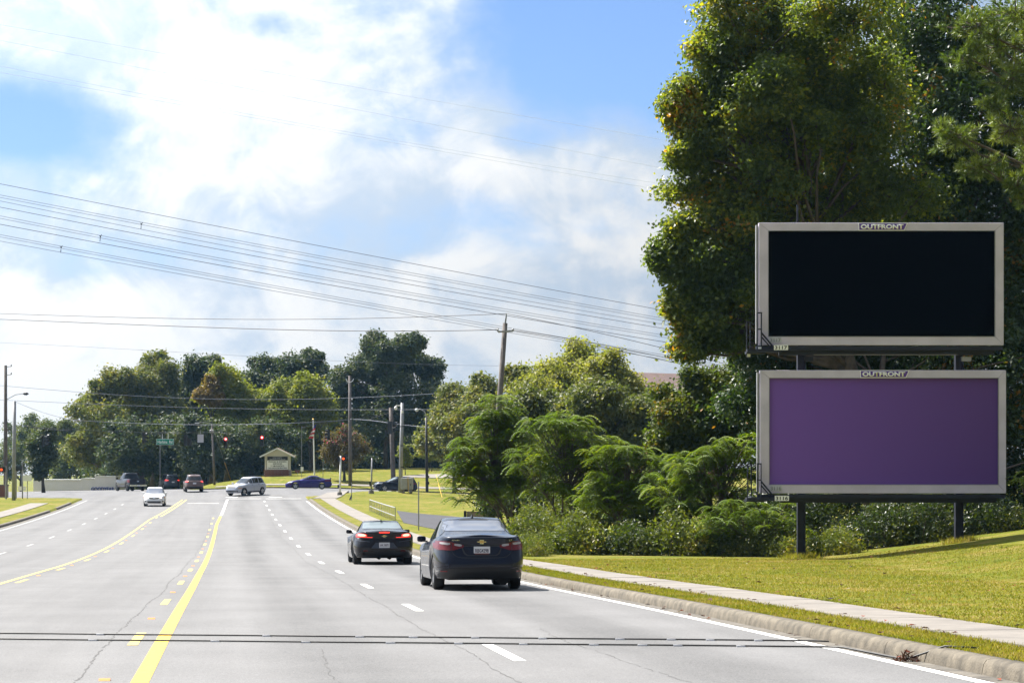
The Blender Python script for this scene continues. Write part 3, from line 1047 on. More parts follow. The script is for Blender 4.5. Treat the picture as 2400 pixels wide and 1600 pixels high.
def tree(name, label, cat, base, lobes, leafmat, barkmat=None, trunk_r=.25, clusters=40, per=40, cl_r=.55, leaf=.16, seed=1,
         group=None, shell=2.0, twigs=.25, fork=.45, flat=.7, extra=None, aspect=.62, lean=None, droop=0.0, sat=3):
    """trunk with limbs to every lobe of the crown; leaves gathered in clusters on the twigs"""
    rnd = np.random.default_rng(seed); rr = random.Random(seed)
    base = Vector(base)
    root = empty(name, base)
    tag(root, label, cat, group)
    big = list(lobes); lobes = []
    for (c, r) in big:
        lobes.append((c, (r[0] * .9, r[1] * .9, r[2] * .9), clusters))
        for k in range(sat):
            d = Vector((rr.gauss(0, 1), rr.gauss(0, .8), rr.gauss(0, .9) + .2)).normalized()
            q = rr.uniform(.26, .5)
            lobes.append(((c[0] + d.x * r[0] * .95, c[1] + d.y * r[1] * .95, c[2] + d.z * r[2] * .95), (r[0] * q, r[1] * q, r[2] * q * .9), max(5, int(clusters * .22))))
    cs = np.array([l[0] for l in lobes]); top = cs[:, 2].max(); low = min(l[0][2] - l[1][2] for l in big)
    cx, cy = cs[:, 0].mean(), cs[:, 1].mean()
    h = top - base.z
    m = MB()
    tp = []
    for i in range(7):
        u = i / 6
        q = Vector((base.x + (cx - base.x) * u ** 1.4, base.y + (cy - base.y) * u ** 1.4, base.z + h * .92 * u))
        if 0 < i: q += Vector((rr.uniform(-1, 1), rr.uniform(-1, 1), 0)) * h * .012
        tp.append(q - base)
    tr = [trunk_r * (1.25 if i == 0 else 1.0) * (1 - .86 * (i / 6)) for i in range(7)]
    m.tube(tp, tr, 9)
    allc = []
    for (c, r, ncl) in lobes:
        c = Vector(c)
        # a limb leaves the trunk below the lobe
        zt = min(max(base.z + h * fork * .6, c.z - r[2] * 1.2 - .25 * h * rr.random()), base.z + h * .85)
        u = (zt - base.z) / (h * .92)
        k = min(int(u * 6), 5); w = u * 6 - k
        st_ = tp[k].lerp(tp[k + 1], w)
        rad = max(.02, trunk_r * (.42 - .3 * u))
        m.tube(limb_path(st_, c - base, -.15, 5, rr), [rad * (1 - .15 * i) for i in range(6)], 6)
        vol = r[0] * r[1] * r[2]
        n = max(5, int(ncl))
        pts = ellipsoid_pts(rnd, n, c, r, shell)
        allc.append(pts)
        for p in pts:
            if rr.random() < twigs:
                m.tube(limb_path(c - base, Vector(p) - base, .1, 2, rr), [rad * .28, rad * .18, rad * .08], 4, False)
    m.build('trunk', barkmat or M['bark'], root, True)
    cc = np.concatenate(allc)
    cc = np.repeat(cc, per, 0)
    sc_ = np.repeat(np.concatenate([np.full(len(p), min(1.0, .35 + sum(l[1]) / 3 / (2.6 * cl_r))) for p, l in zip(allc, lobes)]), per)
    off = rnd.normal(0, 1, (len(cc), 3)) * (cl_r * .55 * sc_)[:, None] * np.array([1, 1, flat])
    pos = cc + off - np.array(base)
    g = G(pos[:, 0] + base.x, pos[:, 1] + base.y) - base.z
    ok = pos[:, 2] > g + .05
    pos = pos[ok]; bias = unit(off[ok]) * .55 + np.array([0, 0, .35])
    link('crown', leaf_cloud('crown', pos, leaf, rnd, aspect, .35, droop, bias), leafmat, root)
    if extra:
        emat, frac, es, cond = extra
        sel = pos[rnd.random(len(pos)) < frac]
        if cond is not None: sel = sel[cond(sel)]
        link('blossom', leaf_cloud('blossom', sel, es, rnd, .8, .2), emat, root)
    return root


def ground_at(x, y):
    return (x, y, float(G(x, y)) - .05)


def frond_mesh(n=9, L=.55, seed=0):
    """drooping compound leaf: paired leaflets on a curved stalk, pointing +X"""
    rnd = random.Random(seed)
    vs, fs = [], []

    def stalk(u):
        return Vector((L * u * (1 - .18 * u), 0, .12 * L * math.sin(u * 2.2) - .55 * L * u ** 2.2))
    for i in range(1, n + 1):
        u = i / n
        p = stalk(u); ll = .225 * L * math.sin(min(1, .35 + u * .9) * PI * .62) * rnd.uniform(.85, 1.15)
        for s_ in (-1, 1):
            d = Vector((.5, s_ * 1.0, -.55 - .3 * u)).normalized()
            w = Vector((1, 0, -.25)).normalized() * ll * .22
            b = len(vs)
            vs += [tuple(p), tuple(p + d * ll * .45 + w), tuple(p + d * ll), tuple(p + d * ll * .45 - w)]
            fs.append((b, b + 1, b + 2, b + 3))
    return np.array(vs), np.array(fs)


FRONDS = [frond_mesh(9, 1.0, s) for s in range(3)]


def sumac(name, label, base, lobes, tips, seed, L=.6, group=None, matl=None, stems=4):
    """many thin leaning stems, each tip an umbrella of drooping compound leaves"""
    rnd = np.random.default_rng(seed); rr = random.Random(seed)
    base = Vector(base)
    root = empty(name, base); tag(root, label, 'sumac tree', group)
    m = MB(); V, Q = [], []
    nv = 0
    heads = []
    for i in range(stems):
        b0 = Vector((rr.uniform(-.5, .5), rr.uniform(-.4, .4), -.05))
        c = Vector(lobes[i % len(lobes)][0]) - base
        top = b0.lerp(c, .75) + Vector((rr.uniform(-.3, .3), rr.uniform(-.3, .3), 0))
        path = limb_path(b0, top, -.2, 5, rr)
        m.tube(path, [.055 - .007 * k for k in range(6)], 6)
        heads.append((path, c))
    for li, (c, r) in enumerate(lobes):
        tips_ = tips; tips = int(tips_ * 1.7)
        pts = ellipsoid_pts(rnd, tips, c, (r[0] * 1.1, r[1] * 1.1, r[2] * .7), 2.2) + rnd.normal(0, .2, (tips, 3)); tips = tips_
        for p in pts:
            p = Vector(p) - base
            path, _ = min(heads, key=lambda hh: (hh[0][-1] - p).length)
            q = path[rr.choice((3, 4, 5))]
            m.tube(limb_path(q, p, -.1, 3, rr), [.022, .017, .013, .009], 4, False)
            for k in range(rr.randint(8, 11)):
                fv, ff = FRONDS[rr.randrange(3)]
                a = rr.random() * 2 * PI; el = rr.uniform(-.05, .6); s_ = L * rr.uniform(.42, .80)
                ca, sa, ce, se = math.cos(a), math.sin(a), math.cos(el), math.sin(el)
                x, y, z = fv[:, 0] * s_, fv[:, 1] * s_, fv[:, 2] * s_
                x2, z2 = x * ce - z * se, x * se + z * ce
                V.append(np.stack([x2 * ca - y * sa + p.x, x2 * sa + y * ca + p.y, z2 + p.z], 1))
                Q.append(ff + nv); nv += len(fv)
    m.build('stems', M['bark'], root, True)
    link('crown', np_mesh('crown', np.concatenate(V), np.concatenate(Q)), matl or M['leaf_sumac'], root)
    return root


def shrub(name, label, base, lobes, leafmat, seed, clusters=30, per=40, cl_r=.3, leaf=.1, group=None, stems=7, aspect=.5, cat='shrub', up=.35, droop=.2):
    rnd = np.random.default_rng(seed); rr = random.Random(seed)
    base = Vector(base)
    root = empty(name, base); tag(root, label, cat, group)
    m = MB(); allc = []
    for c, r in lobes:
        c = Vector(c)
        for k in range(max(2, stems // len(lobes))):
            p = c - base + Vector((rr.uniform(-.6, .6) * r[0], rr.uniform(-.6, .6) * r[1], rr.uniform(-.2, .8) * r[2]))
            b0 = Vector((p.x * .5 + rr.uniform(-.2, .2), p.y * .5 + rr.uniform(-.2, .2), -.1))
            b0.z = float(G(b0.x + base.x, b0.y + base.y)) - base.z - .05
            m.tube(limb_path(b0, p, -.15, 3, rr), [.03, .022, .015, .008], 4, False)
        allc.append(ellipsoid_pts(rnd, clusters, c, r, 2.2))
    m.build('stems', M['bark'], root, True)
    cc = np.repeat(np.concatenate(allc), per, 0)
    pos = cc + rnd.normal(0, 1, (len(cc), 3)) * cl_r * .6 - np.array(base)
    g = G(pos[:, 0] + base.x, pos[:, 1] + base.y) - base.z
    pos = pos[pos[:, 2] > g + .02]
    link('foliage', leaf_cloud('foliage', pos, leaf, rnd, aspect, up, droop), leafmat, root)
    return root


def pine_branches(name, label, base, tips, trunk_top, seed, needle=.22):
    """pine reaching into the frame: boughs with bottle-brush tufts"""
    rnd = np.random.default_rng(seed); rr = random.Random(seed)
    base = Vector(base); root = empty(name, base); tag(root, label, 'pine tree')
    m = MB()
    top = Vector(trunk_top) - base
    m.tube([top * (i / 6) for i in range(7)], [.24 - .03 * i for i in range(7)], 10)
    cents, dirs = [], []
    for c, r, n in tips:
        c = Vector(c) - base
        q = top * min(.97, max(.15, (c.z - 1.2) / top.z))
        pth = limb_path(q, c, .12, 5, rr)
        m.tube(pth, [.085, .07, .055, .045, .035, .02], 6)
        for p in ellipsoid_pts(rnd, n, c, r, 2.2):
            p = Vector(p)
            k = min(pth[2:], key=lambda v: (v - p).length)
            m.tube([k, (k + p) / 2 + Vector((0, 0, -.06)), p], [.022, .016, .01], 4, False)
            d = ((p - k).normalized() + Vector((0, 0, .35))).normalized()
            for t in range(3):
                cents.append(p - d * .13 * t + Vector(rnd.normal(0, .04, 3))); dirs.append(d)
    m.build('trunk', M['bark'], root, True)
    cents = np.array([tuple(c) for c in cents]); dirs = np.array([tuple(d) for d in dirs])
    k = 22
    cc = np.repeat(cents, k, 0); dd = np.repeat(dirs, k, 0)
    nd = unit(dd * .9 + rnd.normal(0, .62, cc.shape))
    L = needle * (.7 + .6 * rnd.random(len(cc)))[:, None]
    side = unit(np.cross(nd, rnd.normal(0, 1, cc.shape))) * .011
    v = np.empty((len(cc), 4, 3))
    v[:, 0] = cc - side; v[:, 1] = cc + nd * L * .5 - side + np.array([0, 0, -.004]); v[:, 2] = cc + nd * L; v[:, 3] = cc + side
    link('needles', np_mesh('needles', v.reshape(-1, 3), np.arange(4 * len(cc)).reshape(-1, 4)), M['needle'], root)
    return root


# --- tall trees behind the billboards
Yt = 82.0
tree('poplar_tree', 'tall broad-leaved tree with yellowing leaves rising left of and above the billboards', 'tree', ground_at(X_(2055, Yt), Yt),
     [lobe(1730, 60, Yt, 110, 110), lobe(1850, 130, Yt, 150, 140, 1, 1), lobe(1990, 60, Yt, 150, 140, 1, -1), lobe(1665, 250, Yt, 90, 85), lobe(1760, 270, Yt, 130, 110, 1, -1),
      lobe(1900, 300, Yt, 140, 120), lobe(2030, 250, Yt, 140, 130, 1, 1.5), lobe(1632, 350, Yt, 58, 60), lobe(1690, 430, Yt, 105, 85, 1, 1), lobe(1800, 440, Yt, 130, 100),
      lobe(1930, 470, Yt, 130, 110, 1, 1), lobe(1625, 560, Yt, 65, 60), lobe(1690, 560, Yt, 110, 90), lobe(1635, 650, Yt, 70, 70), lobe(1700, 690, Yt, 100, 90), lobe(1575, 610, Yt, 40, 42),
      lobe(1660, 780, Yt, 80, 60), lobe(1610, 735, Yt, 45, 50), lobe(2060, 430, Yt, 130, 120, 1, 1), lobe(1690, 150, Yt, 70, 80), lobe(1595, 245, Yt, 45, 40)],
     M['leaf_poplar'], M['bark'], .36, 74, 60, .58, .17, 31, None, 1.7, .3, .5, .75, sat=6)
Yt = 88.0
tree('dark_tree', 'tall dark tree filling the space right of the upper billboard', 'tree', ground_at(X_(2230, Yt), Yt),
     [lobe(2150, 80, Yt, 150, 140), lobe(2290, 120, Yt, 150, 150, 1, 2), lobe(2180, 300, Yt, 150, 140, 1, -2), lobe(2330, 350, Yt, 150, 160), lobe(2200, 480, Yt, 160, 130),
      lobe(2340, 560, Yt, 130, 150), lobe(2050, 560, Yt, 170, 130, 1, 2), lobe(1920, 640, Yt, 150, 120, 1, 2), lobe(2370, 760, Yt, 110, 140), lobe(2120, 720, Yt, 150, 120), lobe(2420, 200, Yt, 130, 200), lobe(2420, 480, Yt, 120, 180), lobe(1800, 330, Yt, 110, 110, 1, 3), lobe(1940, 360, Yt, 130, 120, 1, 3), lobe(2060, 180, Yt, 130, 130, 1, 3), lobe(1760, 560, Yt, 110, 120, 1, 3), lobe(1900, 160, Yt, 130, 130, 1, 3)],
     M['leaf_dark'], M['bark'], .34, 130, 42, .7, .2, 32, None, 1.8, .1, .45, .8)
Yt = 84.0
tree('dark_tree', 'dark leafy tree crowding behind the gap between the two billboards', 'tree', ground_at(X_(2060, Yt - 6), Yt - 6),
     [lobe(1830, 850, Yt, 110, 90), lobe(1980, 830, Yt, 130, 90), lobe(2120, 850, Yt, 130, 100), lobe(2260, 850, Yt, 120, 110), lobe(2390, 930, Yt, 100, 140), lobe(1860, 980, Yt, 130, 110),
      lobe(2050, 1000, Yt, 140, 100), lobe(2230, 1020, Yt, 140, 110), lobe(2380, 1120, Yt, 110, 120), lobe(1800, 720, Yt, 100, 110)],
     M['leaf_dark'], M['bark'], .27, 110, 42, .7, .19, 33, None, 1.8, .1, .35, .8)
Yt = 92.0
tree('yellowing_tree', 'smaller tree with yellow-green leaves left of the lower billboard', 'tree', ground_at(X_(1690, Yt), Yt),
     [lobe(1655, 905, Yt, 55, 42), lobe(1700, 930, Yt, 85, 70), lobe(1600, 970, Yt, 70, 70), lobe(1690, 1020, Yt, 90, 70), lobe(1760, 870, Yt, 60, 70), lobe(1760, 1000, Yt, 60, 80), lobe(1590, 1050, Yt, 60, 50)],
     M['leaf_yellow'], M['bark'], .16, 90, 40, .55, .17, 34, None, 1.8, .2, .3, .8)
# pine at the right edge
Yp = 64.0
pine_branches('pine_tree', 'long-needled pine whose boughs reach in at the top right', ground_at(X_(2520, Yp), Yp),
              [(P(2290, 60, Yp), (1.1, .9, .55), 34), (P(2380, 30, Yp - 1), (.9, .9, .6), 30), (P(2260, 130, Yp), (.8, .8, .5), 30), (P(2370, 180, Yp - .5), (.8, .8, .6), 30),
               (P(2240, 320, Yp), (.75, .8, .45), 34), (P(2300, 390, Yp), (.8, .8, .4), 30), (P(2370, 300, Yp - 1), (.8, .8, .5), 30), (P(2380, 440, Yp), (.6, .8, .6), 28), (P(2330, 250, Yp), (.5, .6, .3), 16),
               (P(2410, 360, Yp), (.6, .6, .6), 18), (P(2210, 300, Yp), (.3, .4, .2), 12), (P(2340, 110, Yp + .5), (.8, .8, .5), 26), (P(2405, 100, Yp), (.6, .8, .8), 24)],
              P(2535, -250, Yp), 41)

# --- sumac thicket left of the billboards
gs = 'sumac trees left of the billboards'
Ys = 88.0
sumac('sumac_tree', 'tallest sumac, bright green, at the left end of the thicket', ground_at(X_(1190, Ys), Ys),
      [lobe(1170, 1000, Ys, 70, 45), lobe(1120, 1050, Ys, 60, 35), lobe(1220, 1030, Ys, 80, 45), lobe(1100, 1105, Ys, 50, 30), lobe(1180, 1090, Ys, 80, 40), lobe(1150, 1140, Ys, 80, 35), lobe(1240, 1110, Ys, 70, 40), lobe(1180, 965, Ys, 45, 22)], 17, 51, .95, gs)
Ys = 84.0
sumac('sumac_tree', 'sumac with spreading top right of the tallest sumac', ground_at(X_(1330, Ys), Ys),
      [lobe(1300, 1000, Ys, 70, 40), lobe(1350, 1040, Ys, 70, 40), lobe(1270, 1080, Ys, 60, 35), lobe(1370, 1090, Ys, 70, 40), lobe(1310, 1140, Ys, 90, 40), lobe(1405, 1060, Ys, 50, 35)], 17, 52, .9, gs)
Ys = 80.0
sumac('sumac_tree', 'lower sumac in the middle of the thicket, dark gap behind it', ground_at(X_(1450, Ys), Ys),
      [lobe(1440, 1070, Ys, 65, 35), lobe(1500, 1080, Ys, 50, 30), lobe(1420, 1130, Ys, 70, 35), lobe(1490, 1140, Ys, 60, 40), lobe(1440, 1180, Ys, 80, 35)], 16, 53, .85, gs)
Ys = 82.0
sumac('sumac_tree', 'half-hidden sumac between the low middle sumac and the arching one', ground_at(X_(1560, Ys), Ys),
      [lobe(1560, 1095, Ys, 60, 30), lobe(1530, 1140, Ys, 60, 35), lobe(1575, 1160, Ys, 60, 35)], 15, 57, .8, gs)
Ys = 76.0
sumac('sumac_tree', 'sumac with arching fronds just left of the lower billboard', ground_at(X_(1660, Ys), Ys),
      [lobe(1640, 1090, Ys, 70, 35), lobe(1700, 1060, Ys, 60, 40), lobe(1580, 1130, Ys, 60, 35), lobe(1670, 1150, Ys, 80, 40), lobe(1745, 1100, Ys, 45, 50), lobe(1600, 1180, Ys, 70, 30), lobe(1720, 1190, Ys, 60, 35)], 16, 54, .85, gs, None, 5)
Ys = 93.0
sumac('sumac_tree', 'sumac standing behind the others, its top showing between the left clumps', ground_at(X_(1260, Ys), Ys),
      [lobe(1245, 1045, Ys, 60, 40), lobe(1260, 1110, Ys, 70, 50), lobe(1160, 1150, Ys, 60, 40)], 18, 58, .85, gs)
Ys = 90.0
sumac('sumac_tree', 'sumac standing behind the others, its top showing between the right clumps', ground_at(X_(1420, Ys), Ys),
      [lobe(1400, 1080, Ys, 60, 40), lobe(1410, 1140, Ys, 60, 45), lobe(1530, 1120, Ys, 60, 40)], 18, 59, .85, gs)
Ys = 73.0
sumac('sumac_tree', 'low shaded sumac in front of the left billboard post', ground_at(X_(1760, Ys), Ys),
      [lobe(1740, 1200, Ys, 70, 35), lobe(1810, 1220, Ys, 60, 30), lobe(1690, 1230, Ys, 50, 30)], 12, 55, .75, gs, None, 3)
Ys = 66.5
sumac('sumac_tree', 'sunlit sumac fronds poking in at the right edge beside the lower billboard', ground_at(X_(2425, Ys), Ys),
      [lobe(2418, 1130, Ys, 22, 20)], 9, 56, .55, gs, None, 2)

# --- undergrowth in front of the thicket
gb = 'undergrowth along the back of the bank'
sh = [
 ('bright green feathery bush right behind the nearest black car', 1250, 1240, 79, 60, 45, 'leaf_bush', 61, .13, .38),
 ('yellow-green weeds beside the pavement behind the nearest black car', 1235, 1290, 74, 40, 25, 'leaf_bush', 62, .09, .4),
 ('vine-covered bush second from the nearest black car', 1350, 1262, 76, 70, 46, 'leaf_bush', 63, .12, .5),
 ('vine-covered bush in the middle of the undergrowth', 1470, 1275, 75, 75, 32, 'leaf_bushdark', 64, .12, .5),
 ('vine-covered bush below the arching sumac', 1590, 1258, 74, 70, 50, 'leaf_bush', 65, .12, .5),
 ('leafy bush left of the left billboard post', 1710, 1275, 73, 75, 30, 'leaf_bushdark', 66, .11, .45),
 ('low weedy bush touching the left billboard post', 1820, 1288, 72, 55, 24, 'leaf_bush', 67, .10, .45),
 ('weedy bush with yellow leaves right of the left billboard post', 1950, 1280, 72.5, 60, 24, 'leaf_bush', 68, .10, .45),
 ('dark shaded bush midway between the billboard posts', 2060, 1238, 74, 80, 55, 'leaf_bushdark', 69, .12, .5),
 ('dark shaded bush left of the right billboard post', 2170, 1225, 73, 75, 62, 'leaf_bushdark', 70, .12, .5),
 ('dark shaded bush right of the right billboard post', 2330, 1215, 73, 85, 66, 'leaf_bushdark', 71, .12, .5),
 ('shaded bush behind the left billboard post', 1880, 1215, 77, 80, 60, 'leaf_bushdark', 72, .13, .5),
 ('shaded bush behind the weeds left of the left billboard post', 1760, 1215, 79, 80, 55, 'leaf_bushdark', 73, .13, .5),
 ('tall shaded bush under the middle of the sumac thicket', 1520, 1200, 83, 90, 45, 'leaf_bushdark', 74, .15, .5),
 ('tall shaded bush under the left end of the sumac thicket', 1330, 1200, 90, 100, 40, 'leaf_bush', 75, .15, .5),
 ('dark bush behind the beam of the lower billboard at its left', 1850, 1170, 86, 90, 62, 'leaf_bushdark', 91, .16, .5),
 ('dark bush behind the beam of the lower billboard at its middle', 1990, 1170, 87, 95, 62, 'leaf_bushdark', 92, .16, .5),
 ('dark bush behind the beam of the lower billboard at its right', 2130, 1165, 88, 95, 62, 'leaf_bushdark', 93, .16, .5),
 ('low dark bush filling the gap under the tallest sumac', 1215, 1165, 104, 95, 42, 'leaf_bushdark', 76, .18, .5),
 ('low dark bush filling the gap behind the spreading sumac', 1390, 1160, 102, 95, 42, 'leaf_bushdark', 77, .18, .5),
 ('low dark bush filling the gap left of the arching sumac', 1545, 1160, 98, 95, 45, 'leaf_bushdark', 78, .18, .5),
]
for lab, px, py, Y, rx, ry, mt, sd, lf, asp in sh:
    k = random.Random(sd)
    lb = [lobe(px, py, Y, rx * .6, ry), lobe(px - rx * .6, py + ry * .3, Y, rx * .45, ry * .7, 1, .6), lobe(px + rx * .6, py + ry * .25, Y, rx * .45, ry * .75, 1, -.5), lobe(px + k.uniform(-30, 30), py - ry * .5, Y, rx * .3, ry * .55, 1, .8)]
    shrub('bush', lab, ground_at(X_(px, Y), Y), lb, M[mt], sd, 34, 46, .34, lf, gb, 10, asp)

# --- mid-distance trees behind the thicket
gm = 'trees behind the sumac thicket'
mid = [
 ('pale_tree', 'pale yellow-green tree whose top stands highest behind the sumac thicket', 165, (1360, 1), [(1360, 850, 40, 50), (1345, 900, 60, 50), (1400, 900, 60, 50), (1365, 960, 90, 60)], 'leaf_pale', 81, .2),
 ('pale_tree', 'pale yellow-green tree left of the highest pale one', 160, (1285, 1), [(1290, 885, 50, 42), (1250, 920, 50, 40), (1300, 950, 80, 55)], 'leaf_pale', 82, .2),
 ('pale_tree', 'pale yellow-green tree in front of the red roof', 158, (1440, 1), [(1425, 872, 42, 38), (1455, 910, 45, 40), (1415, 935, 70, 52)], 'leaf_pale', 83, .2),
 ('olive_tree', 'olive green tree below the red roof', 140, (1560, 1), [(1540, 968, 75, 40), (1600, 972, 60, 42), (1570, 1020, 90, 60), (1505, 1000, 65, 55)], 'leaf_olive', 84, .2),
 ('olive_tree', 'dark olive tree in the centre behind the sumac thicket', 138, (1400, 1), [(1390, 940, 60, 45), (1350, 970, 70, 55), (1440, 980, 80, 60), (1400, 1050, 110, 60)], 'leaf_olive', 85, .2),
 ('olive_tree', 'olive tree left of centre behind the tallest sumac', 142, (1250, 1), [(1230, 970, 55, 45), (1290, 980, 60, 50), (1250, 1040, 90, 55), (1190, 1000, 40, 40)], 'leaf_olive', 86, .2),
 ('tall_tree', 'thin green tree just right of the leaning power pole', 190, (1220, 1), [(1215, 890, 30, 30), (1225, 930, 45, 40), (1200, 970, 50, 40)], 'leaf_far', 87, .25),
 ('tall_tree', 'green tree just left of the leaning power pole', 215, (1130, 1), [(1135, 915, 32, 32), (1125, 960, 50, 40), (1090, 1000, 60, 55), (1140, 1040, 60, 50)], 'leaf_far', 88, .27),
 ('tall_tree', 'round yellow-green tree right of the big dark oak', 235, (1065, 1), [(1065, 935, 42, 30), (1050, 980, 50, 45), (1100, 960, 35, 40), (1060, 1040, 65, 50)], 'leaf_far', 89, .28),
]
for nm, lab, Y, (bx, _), lbs, mt, sd, lf in mid:
    tree(nm, lab, 'tree', ground_at(X_(bx, Y), Y), [lobe(a, b, Y, c, d, 1.1, random.Random(sd + a).uniform(-2, 2)) for a, b, c, d in lbs], M[mt], M['bark'], .2, 95, 40, .75, lf * 1.2, sd, gm, 2.0, .08, .35, .8)

# --- woods beyond the crossing
gw = 'trees of the wood beyond the crossing'
far = [
 ('broad_tree', 'leftmost tall broad-leaved tree of the wood, feathery outline', 285, 245, [(228, 935, 34, 36), (265, 890, 34, 34), (240, 985, 62, 52), (195, 955, 26, 20), (205, 1050, 52, 45), (270, 1060, 60, 50)], 'leaf_far', 101),
 ('broad_tree', 'tallest pointed tree at the left of the wood', 292, 355, [(355, 850, 28, 28), (340, 895, 45, 42), (392, 880, 26, 40), (350, 955, 68, 55), (400, 960, 40, 60), (310, 930, 40, 50)], 'leaf_far', 102),
 ('broad_tree', 'dark low-hanging tree behind the hanging street sign', 272, 330, [(330, 1020, 75, 55), (400, 1040, 70, 55), (300, 1070, 60, 40), (370, 1085, 70, 35)], 'leaf_fardark', 103),
 ('pine_tree', 'round-topped dark pine on a bare trunk right of the pointed tree', 300, 457, [(455, 862, 34, 26), (475, 890, 26, 30), (440, 900, 28, 28), (458, 925, 26, 22)], 'leaf_fardark', 104),
 ('pine_tree', 'small dark pine top between two larger pines', 310, 503, [(503, 858, 18, 18), (505, 885, 20, 24)], 'leaf_fardark', 105),
 ('yellow_tree', 'yellow-green tree in the middle of the wood', 280, 530, [(530, 890, 36, 30), (520, 935, 48, 40), (570, 930, 36, 40), (545, 985, 65, 45)], 'leaf_faryellow', 106),
 ('orange_tree', 'tree turning orange in the middle of the wood', 276, 495, [(496, 905, 14, 17), (482, 928, 18, 13), (505, 935, 16, 12)], 'leaf_orange', 107),
 ('pine_tree', 'dark pine left in the row of three high pines', 305, 622, [(620, 862, 32, 26), (600, 895, 32, 26), (640, 900, 36, 34), (620, 940, 36, 26)], 'leaf_fardark', 108),
 ('pine_tree', 'dark pine in the middle of the row of three high pines', 305, 688, [(690, 855, 38, 24), (672, 880, 32, 26), (715, 885, 34, 30), (690, 920, 40, 30)], 'leaf_fardark', 109),
 ('pine_tree', 'thin airy pine at the right of the row of three high pines', 308, 735, [(735, 845, 24, 16), (745, 872, 24, 20), (725, 900, 26, 24)], 'leaf_fardark', 110),
 ('yellow_tree', 'yellow-green tree below the row of three high pines', 282, 650, [(640, 940, 44, 34), (690, 925, 38, 34), (620, 975, 50, 38), (670, 985, 62, 40)], 'leaf_faryellow', 111),
 ('yellow_tree', 'brownish yellow tree left of the big dark oak', 281, 730, [(730, 915, 34, 34), (745, 955, 44, 36), (715, 990, 50, 40)], 'leaf_faryellow', 112),
 ('oak_tree', 'big dark oak with a broad lumpy crown right of centre', 288, 905, [(880, 812, 34, 24), (905, 835, 34, 26), (960, 812, 34, 24), (965, 845, 34, 24), (845, 860, 38, 30), (920, 872, 52, 34), (1005, 872, 32, 30), (800, 895, 34, 28), (870, 915, 62, 42), (960, 925, 66, 44),
     (1020, 925, 26, 36), (820, 950, 52, 42), (900, 980, 90, 48), (990, 985, 52, 44)], 'leaf_fardark', 113),
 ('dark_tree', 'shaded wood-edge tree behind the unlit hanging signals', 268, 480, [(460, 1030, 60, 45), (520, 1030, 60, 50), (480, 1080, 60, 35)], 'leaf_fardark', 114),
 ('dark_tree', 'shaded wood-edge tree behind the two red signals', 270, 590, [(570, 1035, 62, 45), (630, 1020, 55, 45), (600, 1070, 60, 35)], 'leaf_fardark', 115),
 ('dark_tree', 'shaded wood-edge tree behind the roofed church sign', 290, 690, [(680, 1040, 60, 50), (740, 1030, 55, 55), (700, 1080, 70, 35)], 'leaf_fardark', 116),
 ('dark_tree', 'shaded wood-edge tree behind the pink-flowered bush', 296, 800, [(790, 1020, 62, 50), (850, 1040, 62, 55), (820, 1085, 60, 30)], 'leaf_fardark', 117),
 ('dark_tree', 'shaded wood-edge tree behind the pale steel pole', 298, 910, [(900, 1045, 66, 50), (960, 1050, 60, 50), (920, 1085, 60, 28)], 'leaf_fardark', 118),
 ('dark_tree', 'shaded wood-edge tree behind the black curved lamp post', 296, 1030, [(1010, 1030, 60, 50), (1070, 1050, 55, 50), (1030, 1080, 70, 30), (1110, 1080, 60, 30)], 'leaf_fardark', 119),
 ('distant_tree', 'hazy distant tree at the far left behind the grey pole', 420, 50, [(40, 1040, 50, 40), (70, 1010, 30, 30), (20, 1080, 40, 40)], 'leaf_hazy', 120),
 ('distant_tree', 'hazy distant tree left of the wood, behind the small roadside tree', 400, 110, [(110, 1010, 36, 28), (90, 1050, 50, 45), (140, 1060, 45, 50)], 'leaf_hazy', 121),
 ('distant_tree', 'hazy distant tree closest to the wood at left, above the white wall', 380, 165, [(160, 1010, 34, 26), (170, 1050, 40, 50), (150, 1095, 50, 30)], 'leaf_hazy', 122),
]
for nm, lab, Y, bx, lbs, mt, sd in far:
    g = ground_at(X_(bx, Y), Y)
    tree(nm, lab, 'tree', g, [lobe(a, b, Y, c, d, 1.2, random.Random(sd * 7 + a).uniform(-3, 3)) for a, b, c, d in lbs], M[mt], M['bark'], .3, 85, 34, .85, .38, sd, gw, 2.0, .06, .3, .85)



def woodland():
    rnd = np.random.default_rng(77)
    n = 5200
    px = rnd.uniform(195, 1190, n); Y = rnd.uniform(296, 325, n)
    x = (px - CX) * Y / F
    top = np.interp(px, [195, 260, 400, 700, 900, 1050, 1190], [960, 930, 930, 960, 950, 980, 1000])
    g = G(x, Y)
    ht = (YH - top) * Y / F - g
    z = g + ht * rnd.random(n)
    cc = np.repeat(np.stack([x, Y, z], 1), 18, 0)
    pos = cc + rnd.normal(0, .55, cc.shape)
    tag(link('woodland', leaf_cloud('woodland', pos, .5, rnd), M['leaf_fardark']), 'dark mass of the wood closing the view behind the single trees', 'wood', kind='stuff')


